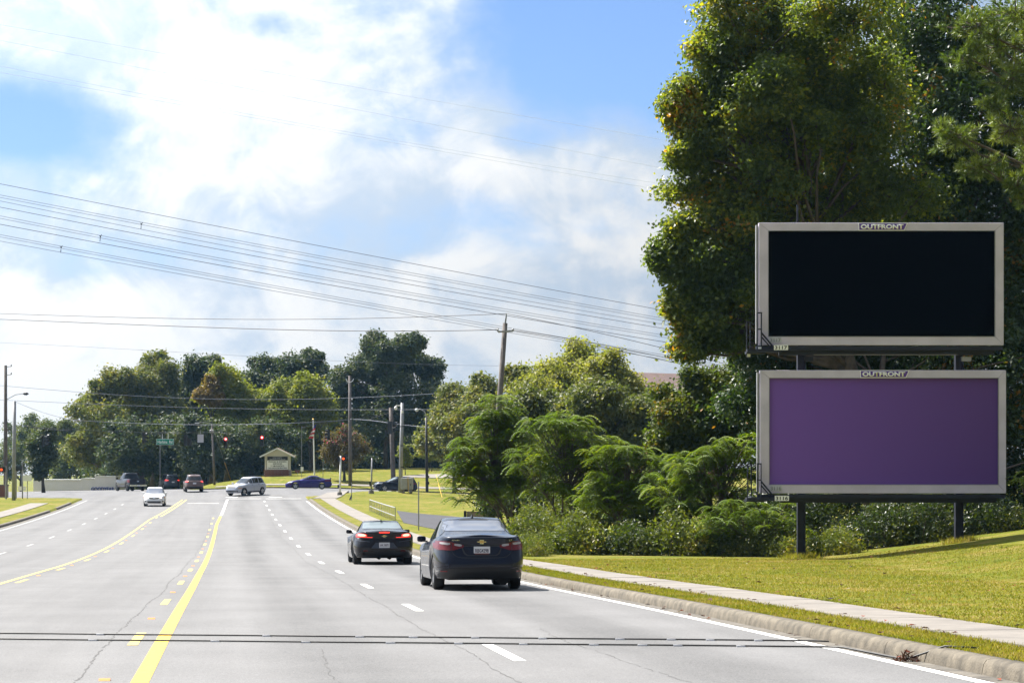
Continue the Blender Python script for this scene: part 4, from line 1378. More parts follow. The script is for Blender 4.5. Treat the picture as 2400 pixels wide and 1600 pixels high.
woodland()
g = hit(102, 1154)
tree('roadside_tree', 'small dark oval tree on a short trunk beside the far left road', 'tree', tuple(g), [lobe(103, 1045, g.y, 30, 38), lobe(98, 1080, g.y, 36, 38), lobe(110, 1020, g.y, 22, 26)], M['leaf_fardark'], M['bark'], .18, 60, 34, .6, .3, 130, None, 2.0, .1, .3)
g = hit(1073, 1126)
tree('lawn_tree', 'dark-trunked tree on the church lawn at the left edge of the thicket', 'tree', tuple(g), [lobe(1110, 1030, g.y, 40, 30), lobe(1150, 1050, g.y, 50, 35), lobe(1130, 1000, g.y, 40, 30)], M['leaf_far'], M['bark'], .34, 50, 34, .8, .32, 131, None, 2.0, .1, .3)
g = hit(807, 1126)
tree('crape_myrtle', 'crape myrtle with brownish leaves and pink flowers on the church lawn', 'flowering tree', tuple(g), [lobe(780, 1050, g.y, 32, 36), lobe(830, 1050, g.y, 34, 38), lobe(805, 1030, g.y, 36, 30), lobe(805, 1075, g.y, 40, 25)], M['leaf_myrtle'], M['bark_pale'], .16, 60, 34, .55, .2, 132, None, 2.0, .3, .3,
     extra=(M['flower'], .022, .26, lambda p: p[:, 2] > 3.9))
g = hit(950, 1112)
tree('sapling', 'yellow sapling on the lawn behind the pale steel pole', 'sapling', tuple(g), [lobe(948, 1050, g.y, 12, 10), lobe(950, 1070, g.y, 16, 12), lobe(955, 1085, g.y, 12, 8)], M['leaf_faryellow'], M['bark'], .05, 18, 16, .35, .26, 133, None, 2.0, .4, .3)
g = hit(1012, 1104)
tree('sapling', 'yellow sapling on the lawn beside the black curved lamp post', 'sapling', tuple(g), [lobe(990, 1065, g.y, 14, 8), lobe(1010, 1072, g.y, 12, 10)], M['leaf_faryellow'], M['bark'], .05, 18, 16, .35, .26, 134, None, 2.0, .4, .3)

# ------------------------------------------------------------------ vehicles


def paint(name, c, rough=.25, metal=.0):
    return mat(name, c, rough, metal, .10, coat=.6)


M['paint_black'] = paint('paint_black_blue', (.005, .008, .021))
M['paint_black2'] = paint('paint_black', (.010, .009, .013))
M['paint_white'] = paint('paint_white', (.72, .72, .72), .3)
M['paint_silver'] = paint('paint_silver', (.42, .44, .50), .3, .3)
M['paint_purple'] = paint('paint_purple', (.026, .014, .13), .25, .2)
M['paint_navy'] = paint('paint_dark_blue', (.010, .015, .03), .25, .1)
M['paint_grey'] = paint('paint_grey', (.05, .055, .07), .3, .3)
M['paint_greyblack'] = paint('paint_charcoal', (.02, .02, .028), .3, .2)
M['paint_brown'] = paint('paint_brown', (.16, .11, .10), .3, .3)
M['glass'] = mat('car_glass', (.012, .014, .018), .03, 0, .6)
M['glass_light'] = mat('car_glass_brightness_in_colour', (.15, .18, .19), .05, 0, .6)  # opaque glass; brightness seen through the window put into its colour
M['glass_mid'] = mat('car_glass_tinted', (.10, .11, .14), .04, 0, .6)
M['plastic'] = mat('black_plastic', (.012, .012, .014), .55)
M['under'] = mat('underbody', (.008, .008, .009), .9)
M['tyre'] = mat('tyre_rubber', (.012, .012, .013), .8)
M['rim'] = mat('alloy_rim', (.5, .5, .52), .3, .8)
M['rim_dark'] = mat('dark_rim', (.03, .03, .035), .4, .5)
M['tail'] = mat('tail_lamp_red', (.13, .004, .007), .12, 0, .6)
M['tail_lit'] = mat('tail_lamp_lit', (.5, .02, .02), .2, emit=(1, .05, .03), estr=.8)
M['tail_hot'] = mat('brake_lamp_bulb', (.8, .3, .2), .2, emit=(1, .35, .25), estr=1.1)
M['clear'] = mat('clear_lens', (.35, .33, .33), .15)
M['head'] = mat('headlamp_lens', (.55, .56, .58), .12)
M['head_lit'] = mat('headlamp_lit', (.8, .75, .6), .2, emit=(1, .72, .4), estr=1.6)
M['amber'] = mat('amber_lens', (.6, .22, .03), .2)
M['chrome'] = mat('chrome', (.65, .65, .66), .12, 1.0)
M['gold'] = mat('gold_emblem', (.55, .35, .10), .3, .7)
M['plate'] = mat('number_plate', (.62, .62, .66), .5)
M['plate_txt'] = mat('plate_characters', (.03, .03, .06), .6)
M['plate_red'] = mat('plate_print_peach', (.55, .16, .08), .6)


def superellipse(n, a, b, N):
    th = np.linspace(0, 2 * PI, 4001)
    c, s = np.cos(th), np.sin(th)
    x = np.sign(c) * np.abs(c) ** (2 / n) * a; y = np.sign(s) * np.abs(s) ** (2 / n) * b
    d = np.concatenate([[0], np.cumsum(np.hypot(np.diff(x), np.diff(y)))])
    u = np.linspace(0, d[-1], N, endpoint=False)
    return np.interp(u, d, x) / a, np.interp(u, d, y) / b


def ip(pts, x):
    p = np.array(pts, float)
    return np.interp(x, p[:, 0], p[:, 1])


def ring_faces(n, k, closed_top=True, start=0):
    fs = []
    for r in range(k - 1):
        for i in range(n):
            j = (i + 1) % n
            fs.append((start + r * n + i, start + r * n + j, start + (r + 1) * n + j, start + (r + 1) * n + i))
    return fs


class Car:
    def __init__(self, name, label, cat, sp, pos, heading, group=None):
        """sp: measures in metres; x runs forward from the middle, d = distance from the rear end"""
        self.sp = sp
        L, W, H = sp['L'], sp['W'], sp['H']
        self.root = empty(name)
        tag(self.root, label, cat, group)
        f = Vector((heading.x, heading.y, 0)).normalized()
        e = .8
        gz = lambda p: float(G0(p.x, p.y))
        p = Vector(pos)
        slope = (gz(p + f * e) - gz(p - f * e)) / (2 * e)
        f = Vector((f.x, f.y, slope)).normalized()
        left = Vector((0, 0, 1)).cross(f).normalized(); up = f.cross(left)
        mt = Matrix((f, left, up)).transposed().to_4x4()
        mt.translation = Vector((p.x, p.y, gz(p) + .012))
        self.root.matrix_world = mt
        self.build()

    def build(self):
        sp = self.sp
        L, W, H, tr = sp['L'], sp['W'], sp['H'], sp['tr']
        self.ax = (-L / 2 + sp['ro'], -L / 2 + sp['ro'] + sp['wb'])
        N = 180
        cx, cy = superellipse(sp.get('n', 5.5), L / 2, W / 2, N)
        vs_l = sp.get('vlev', (0, .06, .16, .3, .45, .6, .74, .86, .95, 1.0))
        V, n = [], N
        for v in vs_l:
            xr = -L / 2 + ip(sp['rear'], v); xf = L / 2 - ip(sp['front'], v)
            x = xr + (cx + 1) / 2 * (xf - xr)
            d = x + L / 2
            tap = 1 - sp.get('tf', .10) * np.clip((x - L * .18) / (L * .32), 0, 1) ** 2 - sp.get('trr', .05) * np.clip((-x - L * .2) / (L * .3), 0, 1) ** 2
            y = cy * (W / 2 - ip(sp['side'], v)) * tap
            zl = np.interp(d, [0, sp['ro'] - tr * 1.2, sp['ro'] - tr * 1.1, sp['ro'] + sp['wb'] + tr * 1.1, sp['ro'] + sp['wb'] + tr * 1.2, L], [sp['zr'], sp['zr'], sp['sill'], sp['sill'], sp['zf'], sp['zf']])
            for xa in self.ax:
                Ra = tr * 1.14
                q = Ra * Ra - (x - xa) ** 2
                arch = tr + np.sqrt(np.maximum(q, 0))
                zl = np.where((q > 0) & (np.abs(cy) > .8), np.maximum(zl, arch), zl)
            zt = ip(sp['belt'], d)
            V.append(np.stack([x, y, zl + (zt - zl) * v], 1))
        top = V[-1]
        for q in (.05, .16, .4, .7, 1.0):
            p = top.copy()
            p[:, 1] *= (1 - q)
            p[:, 0] *= 1 - .012 * min(q, .2) / .2
            p[:, 2] += sp.get('crown', .06) * (1 - (1 - q) ** 2)
            V.append(p)
        bv = np.concatenate(V); bf = ring_faces(N, len(V))
        # greenhouse
        g = sp['gh']                     # d of: rear glass base, rear roof, front roof, windscreen base; half widths base, roof
        M2 = 120
        gx, gy = superellipse(sp.get('gn', 4.5), (g['fb'] - g['rb']) / 2, g['wb'], M2)
        GV = []
        us = (0, .15, .4, .65, .85, .94, 1.0)
        for u in us:
            e = min(u / .94, 1)
            inset = 0 if u < .99 else .05
            rb = g['rb'] + (g['rr'] - g['rb']) * (e ** g.get('pr', 1.0)) + inset * 1.6
            fb = g['fb'] + (g['fr'] - g['fb']) * (e ** g.get('pf', 1.0)) - inset * 1.6
            hw = g['wb'] + (g['wr'] - g['wb']) * (e ** 1.25) - inset
            x = (rb + (gx + 1) / 2 * (fb - rb)) - L / 2
            zb = ip(sp['belt'], x + L / 2) - .03
            xm = (g['rr'] + g['fr']) / 2 - L / 2
            zt = H - g.get('arc', .03) * ((x - xm) / ((g['fr'] - g['rr']) / 2 + .01)) ** 2 * min(1, e) - .035
            z = zb + (zt - zb) * (e if u < .99 else 1) + (0 if u < .99 else .022)
            GV.append(np.stack([x, gy * hw, z], 1))
        t2 = GV[-1]
        for q in (.3, .65, 1.0):
            p = t2.copy(); p[:, 1] *= (1 - q); p[:, 2] += .018 * (1 - (1 - q) ** 2)
            GV.append(p)
        gv = np.concatenate(GV); gf = ring_faces(M2, len(GV))
        pm = M[sp['paint']]
        link('body', np_mesh('body', bv, bf, True), pm, self.root)
        self.cabin = link('roof', np_mesh('roof', gv, gf, True), pm, self.root)
        av = [tuple(p) for p in bv] + [tuple(p) for p in gv]
        af = bf + [tuple(i + len(bv) for i in f) for f in gf]
        self.bvh = BVHTree.FromPolygons(av, af)
        # floor pan and wheel housings
        m = MB()
        m.box((0, 0, sp['sill'] + .06), (L * .9, W * .70, .10))
        m.box((0, 0, sp['sill'] + .25), (L * .86, W * .66, .30))
        m.build('underbody', M['under'], self.root)
        for xa in self.ax:
            for s_ in (-1, 1):
                w = empty_child = None
                tw = sp.get('tw', .215)
                prof = [(tr * .62, -tw / 2), (tr * .9, -tw / 2), (tr * .985, -tw * .4), (tr, -tw * .25), (tr, tw * .25), (tr * .985, tw * .4), (tr * .9, tw / 2), (tr * .62, tw / 2)]
                ty = MB().lathe(prof, (0, 0, 0), 28, 'Y').build('wheel', M['tyre'], self.root, True)
                ty.location = (xa, s_ * (W / 2 - tw / 2 - .045), tr)
                rm = MB()
                o = s_ * tw * .42
                for k in range(5):
                    a = 2 * PI * k / 5 + .3
                    c_, s2 = math.cos(a), math.sin(a)
                    pts = [(-.11, .1), (.11, .1), (.16, .64), (-.16, .64)]
                    vs = []
                    for yy_ in (o, o - s_ * .03):
                        for (u, r) in pts:
                            uu, r_ = u * tr, r * tr
                            vs.append((c_ * r_ - s2 * uu, yy_, s2 * r_ + c_ * uu))
                    rm.add(vs, [(0, 1, 2, 3), (7, 6, 5, 4), (0, 4, 5, 1), (1, 5, 6, 2), (2, 6, 7, 3), (3, 7, 4, 0)])
                rm.lathe([(tr * .58, o), (tr * .65, o + s_ * .012), (tr * .68, o - s_ * .01)], (0, 0, 0), 24, 'Y')
                rm.build('rim', M[sp.get('rim', 'rim')], ty)
                MB().lathe([(0.001, o - s_ * .06), (tr * .66, o - s_ * .06)], (0, 0, 0), 20, 'Y').build('hub', M['rim_dark'], ty)

    def patch(self, name, mode, cols, material, parent=None, off=.006, n=None, nz=6):
        """a piece lying on the body: columns (a, z0, z1) projected on it from rear / front / left / right"""
        cols = sorted(cols)
        a = np.array([c[0] for c in cols]); z0 = [c[1] for c in cols]; z1 = [c[2] for c in cols]
        n = n or max(8, int((a[-1] - a[0]) / .04) + 2)
        n = min(n, 44)
        A = np.unique(np.concatenate([np.linspace(a[0], a[-1], n), a]))
        V, ok = [], []
        for q in A:
            lo, hi = np.interp(q, a, z0), np.interp(q, a, z1)
            for w in np.linspace(0, 1, nz):
                z = lo + (hi - lo) * w
                o, d = {'rear': ((-9, q, z), (1, 0, 0)), 'front': ((9, q, z), (-1, 0, 0)), 'left': ((q, 9, z), (0, -1, 0)), 'right': ((q, -9, z), (0, 1, 0))}[mode]
                h, nr, _, _ = self.bvh.ray_cast(Vector(o), Vector(d))
                if h is None:
                    V.append((0, 0, 0)); ok.append(False); continue
                if nr.dot(Vector(d)) > 0: nr = -nr
                h = h + nr * off
                V.append(tuple(h)); ok.append(True)
        m = MB(); m.v = V
        for i in range(len(A) - 1):
            for j in range(nz - 1):
                f = (i * nz + j, i * nz + j + 1, (i + 1) * nz + j + 1, (i + 1) * nz + j)
                if not all(ok[k] for k in f): continue
                ps = [Vector(V[k]) for k in f]
                if max((ps[k] - ps[(k + 1) % 4]).length for k in range(4)) > .35: continue
                m.f.append(f)
        if not m.f: return None
        # keep the one connected piece
        par = {}

        def root_(i):
            while par.setdefault(i, i) != i: i = par[i]
            return i
        for f in m.f:
            for k in f[1:]: par[root_(k)] = root_(f[0])
        cnt = {}
        for f in m.f: cnt[root_(f[0])] = cnt.get(root_(f[0]), 0) + 1
        best = max(cnt, key=cnt.get)
        m.f = [f for f in m.f if root_(f[0]) == best]
        used = sorted({k for f in m.f for k in f}); ren = {k: i for i, k in enumerate(used)}
        m.v = [V[k] for k in used]; m.f = [tuple(ren[k] for k in f) for f in m.f]
        me = m.mesh(name, True)
        me.normals_split_custom_set_from_vertices([v.normal for v in me.vertices]) if False else None
        return link(name, me, M[material], parent or self.root)

    def both(self, name, cols, material, off=.006, parent=None):
        for md in ('left', 'right'):
            self.patch(name, md, cols, material, parent, off)

    def mirror_pair(self, name, mode, cols, material, off=.006, parent=None):
        a = self.patch(name, mode, cols, material, parent, off)
        b = self.patch(name, mode, [(-c[0], c[1], c[2]) for c in cols], material, parent, off)
        return a, b

    def side_mirror(self, x, y, z, s=1.0, material=None):
        for q in (-1, 1):
            m = MB()
            b = bmesh.new(); bmesh.ops.create_uvsphere(b, u_segments=12, v_segments=8, radius=1)
            for v in b.verts:
                sx_, sy_, sz_ = [math.copysign(abs(k) ** .55, k) for k in v.co]
                v.co = Vector((sx_ * .06 * s * (1.2 if sx_ > 0 else .45), sy_ * .095 * s, sz_ * .062 * s)) + Vector((x, q * (y + .07), z))
            me = bpy.data.meshes.new('wing_mirror'); b.to_mesh(me); b.free()
            me.polygons.foreach_set('use_smooth', [True] * len(me.polygons))
            o = link('wing_mirror', me, material or M[self.sp['paint']], self.root)
            MB().bar((x, q * (y - .06), z - .05), (x, q * (y + .06), z - .04), .05, .03).build('stalk', M['plastic'], o)

    def number_plate(self, x, z, txt, front=False, w=.31, h=.155, tilt=.0):
        o = MB().box((x, 0, z), (.008, w, h)).build('number_plate', M['plate'], self.root)
        if not txt: return o
        t = link('characters', text_mesh(txt, w * .82, h * .46, .003, .012), M['plate_txt'], o)
        sx = 1 if front else -1
        t.location = (x + sx * .006, 0, z); t.rotation_euler = (R(90), 0, R(90) if front else R(-90))
        return o

    def bowtie(self, x, z, w=.17):
        h = w * .36
        P_ = [(-.5, .12), (-.22, .12), (-.22, .5), (.22, .5), (.22, .12), (.5, .12), (.42, -.12), (.2, -.12), (.2, -.5), (-.2, -.5), (-.2, -.12), (-.42, -.12)]
        a = MB().prism([(p * w * 1.16, q * h * 1.3) for p, q in P_], lambda a, b, d: (d, -a, z + b), x - .006, x + .004).build('emblem', M['chrome'], self.root)
        MB().prism([(p * w * .96, q * h * .9) for p, q in P_], lambda a, b, d: (d, -a, z + b), x - .010, x - .004).build('emblem_centre', M['gold'], a)

    def fin(self, x, z, s=1.0):
        MB().add([(x - .12 * s, 0, z), (x + .12 * s, -.03 * s, z), (x + .12 * s, .03 * s, z), (x - .10 * s, 0, z + .075 * s), (x - .13 * s, -.02, z), (x - .13 * s, .02, z)],
                 [(1, 2, 3), (4, 1, 3), (2, 5, 3), (5, 4, 3)]).build('antenna', M['plastic'], self.root)

    def surf(self, mode, a, z):
        o, d = {'rear': ((-9, a, z), (1, 0, 0)), 'front': ((9, a, z), (-1, 0, 0))}[mode]
        h, nr, _, _ = self.bvh.ray_cast(Vector(o), Vector(d))
        return h.x if h else 0


ROADDIR = Vector((UX, UY, 0))
gnear = 'cars driving away in the near right lanes'


def malibu():
    L = 4.92
    sp = dict(L=L, W=1.855, H=1.46, tr=.335, ro=1.12, wb=2.83, sill=.20, zr=.24, zf=.2, n=6.4, paint='paint_black', tf=.10, trr=.02, crown=.06,
              belt=[(0, 1.02), (.08, 1.045), (.45, 1.085), (.9, 1.06), (1.5, .99), (3.4, .93), (3.75, .92), (4.5, .76), (4.92, .62)],
              rear=[(0, .16), (.1, .06), (.3, .0), (.5, .03), (.62, .07), (.72, .10), (.85, .11), (.95, .09), (1, .08)],
              front=[(0, .15), (.2, .02), (.5, 0), (.8, .06), (1, .2)],
              side=[(0, .05), (.1, .03), (.35, .0), (.6, .0), (.75, .015), (.9, .05), (1, .10)],
              gh=dict(rb=.46, rr=1.62, fr=2.75, fb=3.85, wb=.80, wr=.585, arc=.035, pr=.92), rim='rim')
    s0 = hit(1116, 1381, G0)
    c = s0 + ROADDIR * (1.12 + .0) * 0 + ROADDIR * (L / 2 - 1.12)
    car = Car('black_sedan', 'black sedan nearest the camera in the right lane, white plate', 'car', sp, c, ROADDIR, gnear)
    h = -L / 2
    car.patch('rear_window', 'rear', [(-.66, 1.19, 1.23), (-.60, 1.18, 1.36), (-.52, 1.18, 1.385), (0, 1.185, 1.405), (.52, 1.18, 1.385), (.60, 1.18, 1.36), (.66, 1.19, 1.23)], 'glass_mid', off=.005)
    car.patch('brake_light', 'rear', [(-.30, 1.392, 1.402), (0, 1.398, 1.412), (.30, 1.392, 1.402)], 'plastic', off=.012)
    # side glass
    car.both('side_window', [(h + 1.15, 1.07, 1.13), (h + 1.5, 1.03, 1.30), (h + 1.85, 1.02, 1.36), (h + 2.05, 1.02, 1.375)], 'glass')
    car.both('side_window', [(h + 2.15, 1.02, 1.38), (h + 2.6, 1.0, 1.37), (h + 3.0, .99, 1.30), (h + 3.5, .98, 1.04)], 'glass')
    car.patch('windscreen', 'front', [(-.66, 1.0, 1.15), (-.5, .98, 1.36), (0, .98, 1.39), (.5, .98, 1.36), (.66, 1.0, 1.15)], 'glass')
    # tail lamps
    for s_ in (-1, 1):
        q = [(s_ * .90, .84, .97), (s_ * .84, .81, .985), (s_ * .62, .795, .975), (s_ * .55, .80, .95), (s_ * .36, .86, .90)]
        lamp = car.patch('tail_lamp', 'rear', q, 'tail', off=.012)
        car.patch('reversing_lens', 'rear', [(s_ * .80, .925, .96), (s_ * .66, .905, .955), (s_ * .62, .915, .95)], 'clear', lamp, .018)
        car.patch('reversing_lens', 'rear', [(s_ * .54, .895, .93), (s_ * .44, .875, .925), (s_ * .40, .885, .91)], 'clear', lamp, .018)
        car.patch('lamp_seam', 'rear', [(s_ * .605, .795, .975), (s_ * .595, .795, .975)], 'black', lamp, .02)
        car.patch('reflector', 'rear', [(s_ * .80, .375, .40), (s_ * .68, .375, .40)], 'tail', off=.012)
        car.patch('trunk_seam', 'rear', [(s_ * .60, .785, .80), (s_ * .57, .72, .74), (s_ * .50, .665, .682), (s_ * .40, .645, .660), (0, .64, .652)], 'black', off=.004)
    car.patch('plate_recess', 'rear', [(-.40, .83, .875), (-.36, .73, .885), (-.30, .69, .89), (0, .685, .89), (.30, .69, .89), (.36, .73, .885), (.40, .83, .875)], 'plastic', off=.004)
    car.patch('plate_surround', 'rear', [(-.37, .83, .865), (-.33, .745, .872), (-.28, .708, .876), (.28, .708, .876), (.33, .745, .872), (.37, .83, .865)], 'paint_black', off=.008)
    car.patch('valance', 'rear', [(-.84, .26, .33), (-.74, .25, .43), (-.5, .245, .45), (0, .24, .455), (.5, .245, .45), (.74, .25, .43), (.84, .26, .33)], 'plastic', off=.008)
    car.patch('bumper_crease', 'rear', [(-.86, .455, .468), (0, .47, .482), (.86, .455, .468)], 'paint_greyblack', off=.012)
    x = car.surf('rear', 0, .79)
    pl = car.number_plate(x - .02, .792, 'RBG4298', w=.325, h=.165)
    MB().box((x - .026, 0, .725), (.004, .29, .022)).build('plate_print', M['plate_red'], pl)
    car.bowtie(car.surf('rear', 0, .965) - .012, .965)
    xb = car.surf('rear', .55, .99)
    for yy_, wd, txt in ((.52, .15, 'MALIBU'), (-.58, .06, 'LT')):
        t = link('badge', text_mesh(txt, wd, .022, .003, .0), M['chrome'], car.root)
        t.location = (min(car.surf('rear', yy_ + q, 1.0) for q in (-wd / 2, 0, wd / 2)) - .012, yy_, 1.0); t.rotation_euler = (R(90), 0, R(-90))
    car.fin(h + 1.95, 1.445, 1.1)
    car.side_mirror(h + 3.42, .845, 1.0, 1.0)
    car.both('door_handle', [(h + 2.05, .845, .868), (h + 2.25, .85, .873)], 'chrome', .02)
    car.both('door_handle', [(h + 3.05, .83, .853), (h + 3.25, .835, .858)], 'chrome', .02)
    car.both('door_seam', [(h + 2.44, .28, 1.0), (h + 2.452, .28, 1.0)], 'black', .004)
    car.both('door_seam', [(h + 1.50, .66, 1.0), (h + 1.512, .66, 1.0)], 'black', .004)
    m = MB().tube([(h + .25, -.45, .22), (h + .75, -.45, .24)], .12, 10).build('muffler', M['under'], car.root)
    return car


def camaro():
    L = 4.78
    sp = dict(L=L, W=1.90, H=1.345, tr=.345, ro=.98, wb=2.81, sill=.19, zr=.22, zf=.18, n=6.2, paint='paint_black2', tf=.07, trr=.015, crown=.045, tw=.25,
              belt=[(0, .985), (.08, 1.005), (.5, 1.03), (.9, 1.01), (1.5, .95), (2.9, .90), (3.2, .92), (4.3, .80), (4.78, .62)],
              rear=[(0, .18), (.12, .06), (.32, .0), (.5, .02), (.62, .03), (.72, .10), (.8, .09), (.93, .04), (1, .02)],
              front=[(0, .12), (.2, .02), (.5, 0), (.8, .06), (1, .2)],
              side=[(0, .06), (.1, .03), (.3, .0), (.55, .0), (.75, .05), (.9, .12), (1, .17)],
              gh=dict(rb=.55, rr=1.50, fr=2.35, fb=3.35, wb=.76, wr=.545, arc=.03, pr=.95), rim='rim_dark')
    s0 = hit(896, 1322, G0)
    c = s0 + ROADDIR * (L / 2 - .98)
    car = Car('black_coupe', 'black sports coupe ahead of the nearest sedan, brake lights lit', 'car', sp, c, ROADDIR, gnear)
    h = -L / 2
    car.patch('rear_window', 'rear', [(-.60, 1.10, 1.13), (-.55, 1.095, 1.26), (-.50, 1.095, 1.285), (0, 1.10, 1.30), (.50, 1.095, 1.285), (.55, 1.095, 1.26), (.60, 1.10, 1.13)], 'glass_light')
    car.both('side_window', [(h + 1.55, 1.0, 1.12), (h + 1.8, .98, 1.24), (h + 2.3, .97, 1.27), (h + 2.7, .97, 1.2), (h + 3.1, .97, 1.0)], 'glass')
    car.patch('windscreen', 'front', [(-.6, .98, 1.1), (-.48, .97, 1.25), (.48, .97, 1.25), (.6, .98, 1.1)], 'glass')
    car.patch('rear_panel', 'rear', [(-.86, .80, .94), (-.78, .79, .965), (0, .80, .985), (.78, .79, .965), (.86, .80, .94)], 'plastic', off=.004)
    for s_ in (-1, 1):
        lamp = car.patch('tail_lamp', 'rear', [(s_ * .84, .845, .91), (s_ * .76, .83, .955), (s_ * .56, .825, .95), (s_ * .34, .83, .925)], 'tail', off=.012)
        car.patch('lit_bulb', 'rear', [(s_ * .77, .885, .92), (s_ * .70, .868, .942), (s_ * .62, .868, .942), (s_ * .56, .885, .92)], 'tail_hot', lamp, .024)
        car.patch('lit_ring', 'rear', [(s_ * .82, .875, .91), (s_ * .77, .85, .945), (s_ * .58, .85, .945), (s_ * .53, .875, .92)], 'tail_lit', lamp, .018)
        car.patch('lit_strip', 'rear', [(s_ * .83, .842, .856), (s_ * .36, .834, .848)], 'tail_lit', lamp, .018)
        car.patch('smoked_lens', 'rear', [(s_ * .52, .86, .925), (s_ * .36, .858, .915)], 'plastic', lamp, .018)
        car.patch('reflector', 'rear', [(s_ * .64, .42, .445), (s_ * .50, .42, .445)], 'tail', off=.012)
        m = MB().lathe([(.055, h + .03), (.062, h + .03), (.062, h + .2), (.05, h + .2)], (0, s_ * .62, .335), 16, 'X').build('exhaust', M['dark_steel'], car.root, True)
        car.patch('bumper_crease', 'rear', [(s_ * .84, .74, .755), (s_ * .45, .69, .705)], 'paint_grey', off=.008)
    car.patch('brake_light', 'rear', [(-.16, .972, .992), (0, .974, .996), (.16, .972, .992)], 'tail_lit', off=.014)
    car.patch('plate_recess', 'rear', [(-.40, .50, .52), (-.27, .50, .68), (.27, .50, .68), (.40, .50, .52)], 'paint_grey', off=.005)
    car.patch('valance', 'rear', [(-.82, .25, .30), (-.7, .24, .40), (0, .24, .42), (.7, .24, .40), (.82, .25, .30)], 'plastic', off=.007)
    x = car.surf('rear', 0, .6)
    car.number_plate(x - .02, .60, 'AK 0871', w=.325, h=.16)
    car.bowtie(car.surf('rear', 0, .875) - .014, .875, .16)
    car.fin(h + 1.62, 1.325, 1.0)
    car.side_mirror(h + 3.0, .85, .99, 1.0)
    car.both('door_seam', [(h + 1.65, .3, .93), (h + 1.662, .3, .93)], 'black', .004)
    for yy_ in (-.18, .14):
        MB().tube([(h + .35, yy_, .21), (h + .8, yy_, .22)], .06, 8).build('exhaust_pipe', M['under'], car.root)
    return car


def body_spec(kind, paint_name, **kw):
    if kind == 'sedan':
        L = 4.58
        sp = dict(L=L, W=1.74, H=1.47, tr=.315, ro=1.0, wb=2.62, sill=.20, zr=.25, zf=.2, n=5, crown=.04,
                  belt=[(0, 1.0), (.15, 1.04), (.7, 1.02), (1.4, .98), (3.2, .93), (3.55, .93), (4.25, .80), (4.58, .66)],
                  rear=[(0, .14), (.15, .03), (.4, 0), (.7, .08), (1, .12)], front=[(0, .10), (.2, .02), (.45, 0), (.75, .05), (1, .22)],
                  side=[(0, .05), (.1, .03), (.4, 0), (.65, 0), (.85, .04), (1, .10)],
                  gh=dict(rb=.45, rr=1.45, fr=2.45, fb=3.55, wb=.75, wr=.56, arc=.03))
    elif kind == 'suv':
        L = 4.55
        sp = dict(L=L, W=1.84, H=1.68, tr=.35, ro=.92, wb=2.68, sill=.26, zr=.34, zf=.26, n=5.5, crown=.045,
                  belt=[(0, 1.06), (.5, 1.08), (1.5, 1.05), (3.1, 1.02), (3.35, 1.03), (4.2, .96), (4.55, .80)],
                  rear=[(0, .16), (.15, .02), (.35, 0), (.7, .06), (1, .10)], front=[(0, .12), (.2, .02), (.5, 0), (.8, .05), (1, .2)],
                  side=[(0, .05), (.1, .02), (.4, 0), (.7, .01), (.9, .05), (1, .09)],
                  gh=dict(rb=.12, rr=.48, fr=2.35, fb=3.45, wb=.80, wr=.60, arc=.05))
    elif kind == 'van':
        L = 5.08
        sp = dict(L=L, W=1.99, H=1.77, tr=.34, ro=1.1, wb=3.03, sill=.22, zr=.28, zf=.22, n=6, crown=.05,
                  belt=[(0, 1.07), (.5, 1.07), (2, 1.02), (3.7, .99), (4.0, 1.0), (4.7, .90), (5.08, .72)],
                  rear=[(0, .14), (.15, .02), (.35, 0), (.7, .05), (1, .08)], front=[(0, .12), (.2, .02), (.5, 0), (.8, .08), (1, .24)],
                  side=[(0, .05), (.1, .02), (.4, 0), (.7, .01), (.9, .05), (1, .09)],
                  gh=dict(rb=.09, rr=.36, fr=2.9, fb=4.2, wb=.88, wr=.68, arc=.05))
    elif kind == 'pickup':
        L = 5.75
        sp = dict(L=L, W=2.02, H=1.95, tr=.405, ro=1.15, wb=3.57, sill=.42, zr=.48, zf=.36, n=7, crown=.02, tw=.26,
                  belt=[(0, 1.30), (2.0, 1.30), (2.15, 1.26), (3.9, 1.22), (4.2, 1.22), (5.3, 1.16), (5.75, 1.0)],
                  rear=[(0, .10), (.15, .02), (.3, .03), (.4, .08), (1, .10)], front=[(0, .1), (.2, .02), (.5, 0), (.8, .02), (1, .12)],
                  side=[(0, .05), (.1, .02), (.4, 0), (.7, .01), (.9, .04), (1, .07)],
                  gh=dict(rb=2.05, rr=2.22, fr=3.45, fb=4.30, wb=.90, wr=.70, arc=.03))
    sp['paint'] = paint_name
    sp.update(kw)
    return sp


def side_glass(car, n=2):
    sp = car.sp; g = sp['gh']; h = -sp['L'] / 2; H = sp['H']
    zb = ip(sp['belt'], g['rb'] + .5) + .04; zt = H - .12
    a, d = g['rb'] + (g['rr'] - g['rb']) * .4 + .18, g['fb'] - .32
    xs = np.linspace(a, d, n + 1)
    for i in range(n):
        x0, x1 = xs[i] + .04, xs[i + 1] - .04

        def top(x):
            r = min(1, max(0, (x - g['rb'] - .08) / max(.05, g['rr'] + .12 - g['rb']))); f = min(1, max(0, (g['fb'] - .12 - x) / max(.05, g['fb'] - g['fr'])))
            return zb + (zt - zb) * min(r, f) ** .8
        car.both('side_window', [(h + x, zb + .0, max(zb + .02, top(x))) for x in np.linspace(x0, x1, 7)], 'glass')
    for i in range(1, n + 1):
        x = xs[i - 1] + .0 if i > 1 else xs[0] + .3
        car.both('door_seam', [(h + x, sp['sill'] + .12, zb - .08), (h + x + .014, sp['sill'] + .12, zb - .08)], 'black', .004)
        car.both('door_handle', [(h + x + .1, zb - .17, zb - .14), (h + x + .28, zb - .17, zb - .14)], 'plastic', .02)


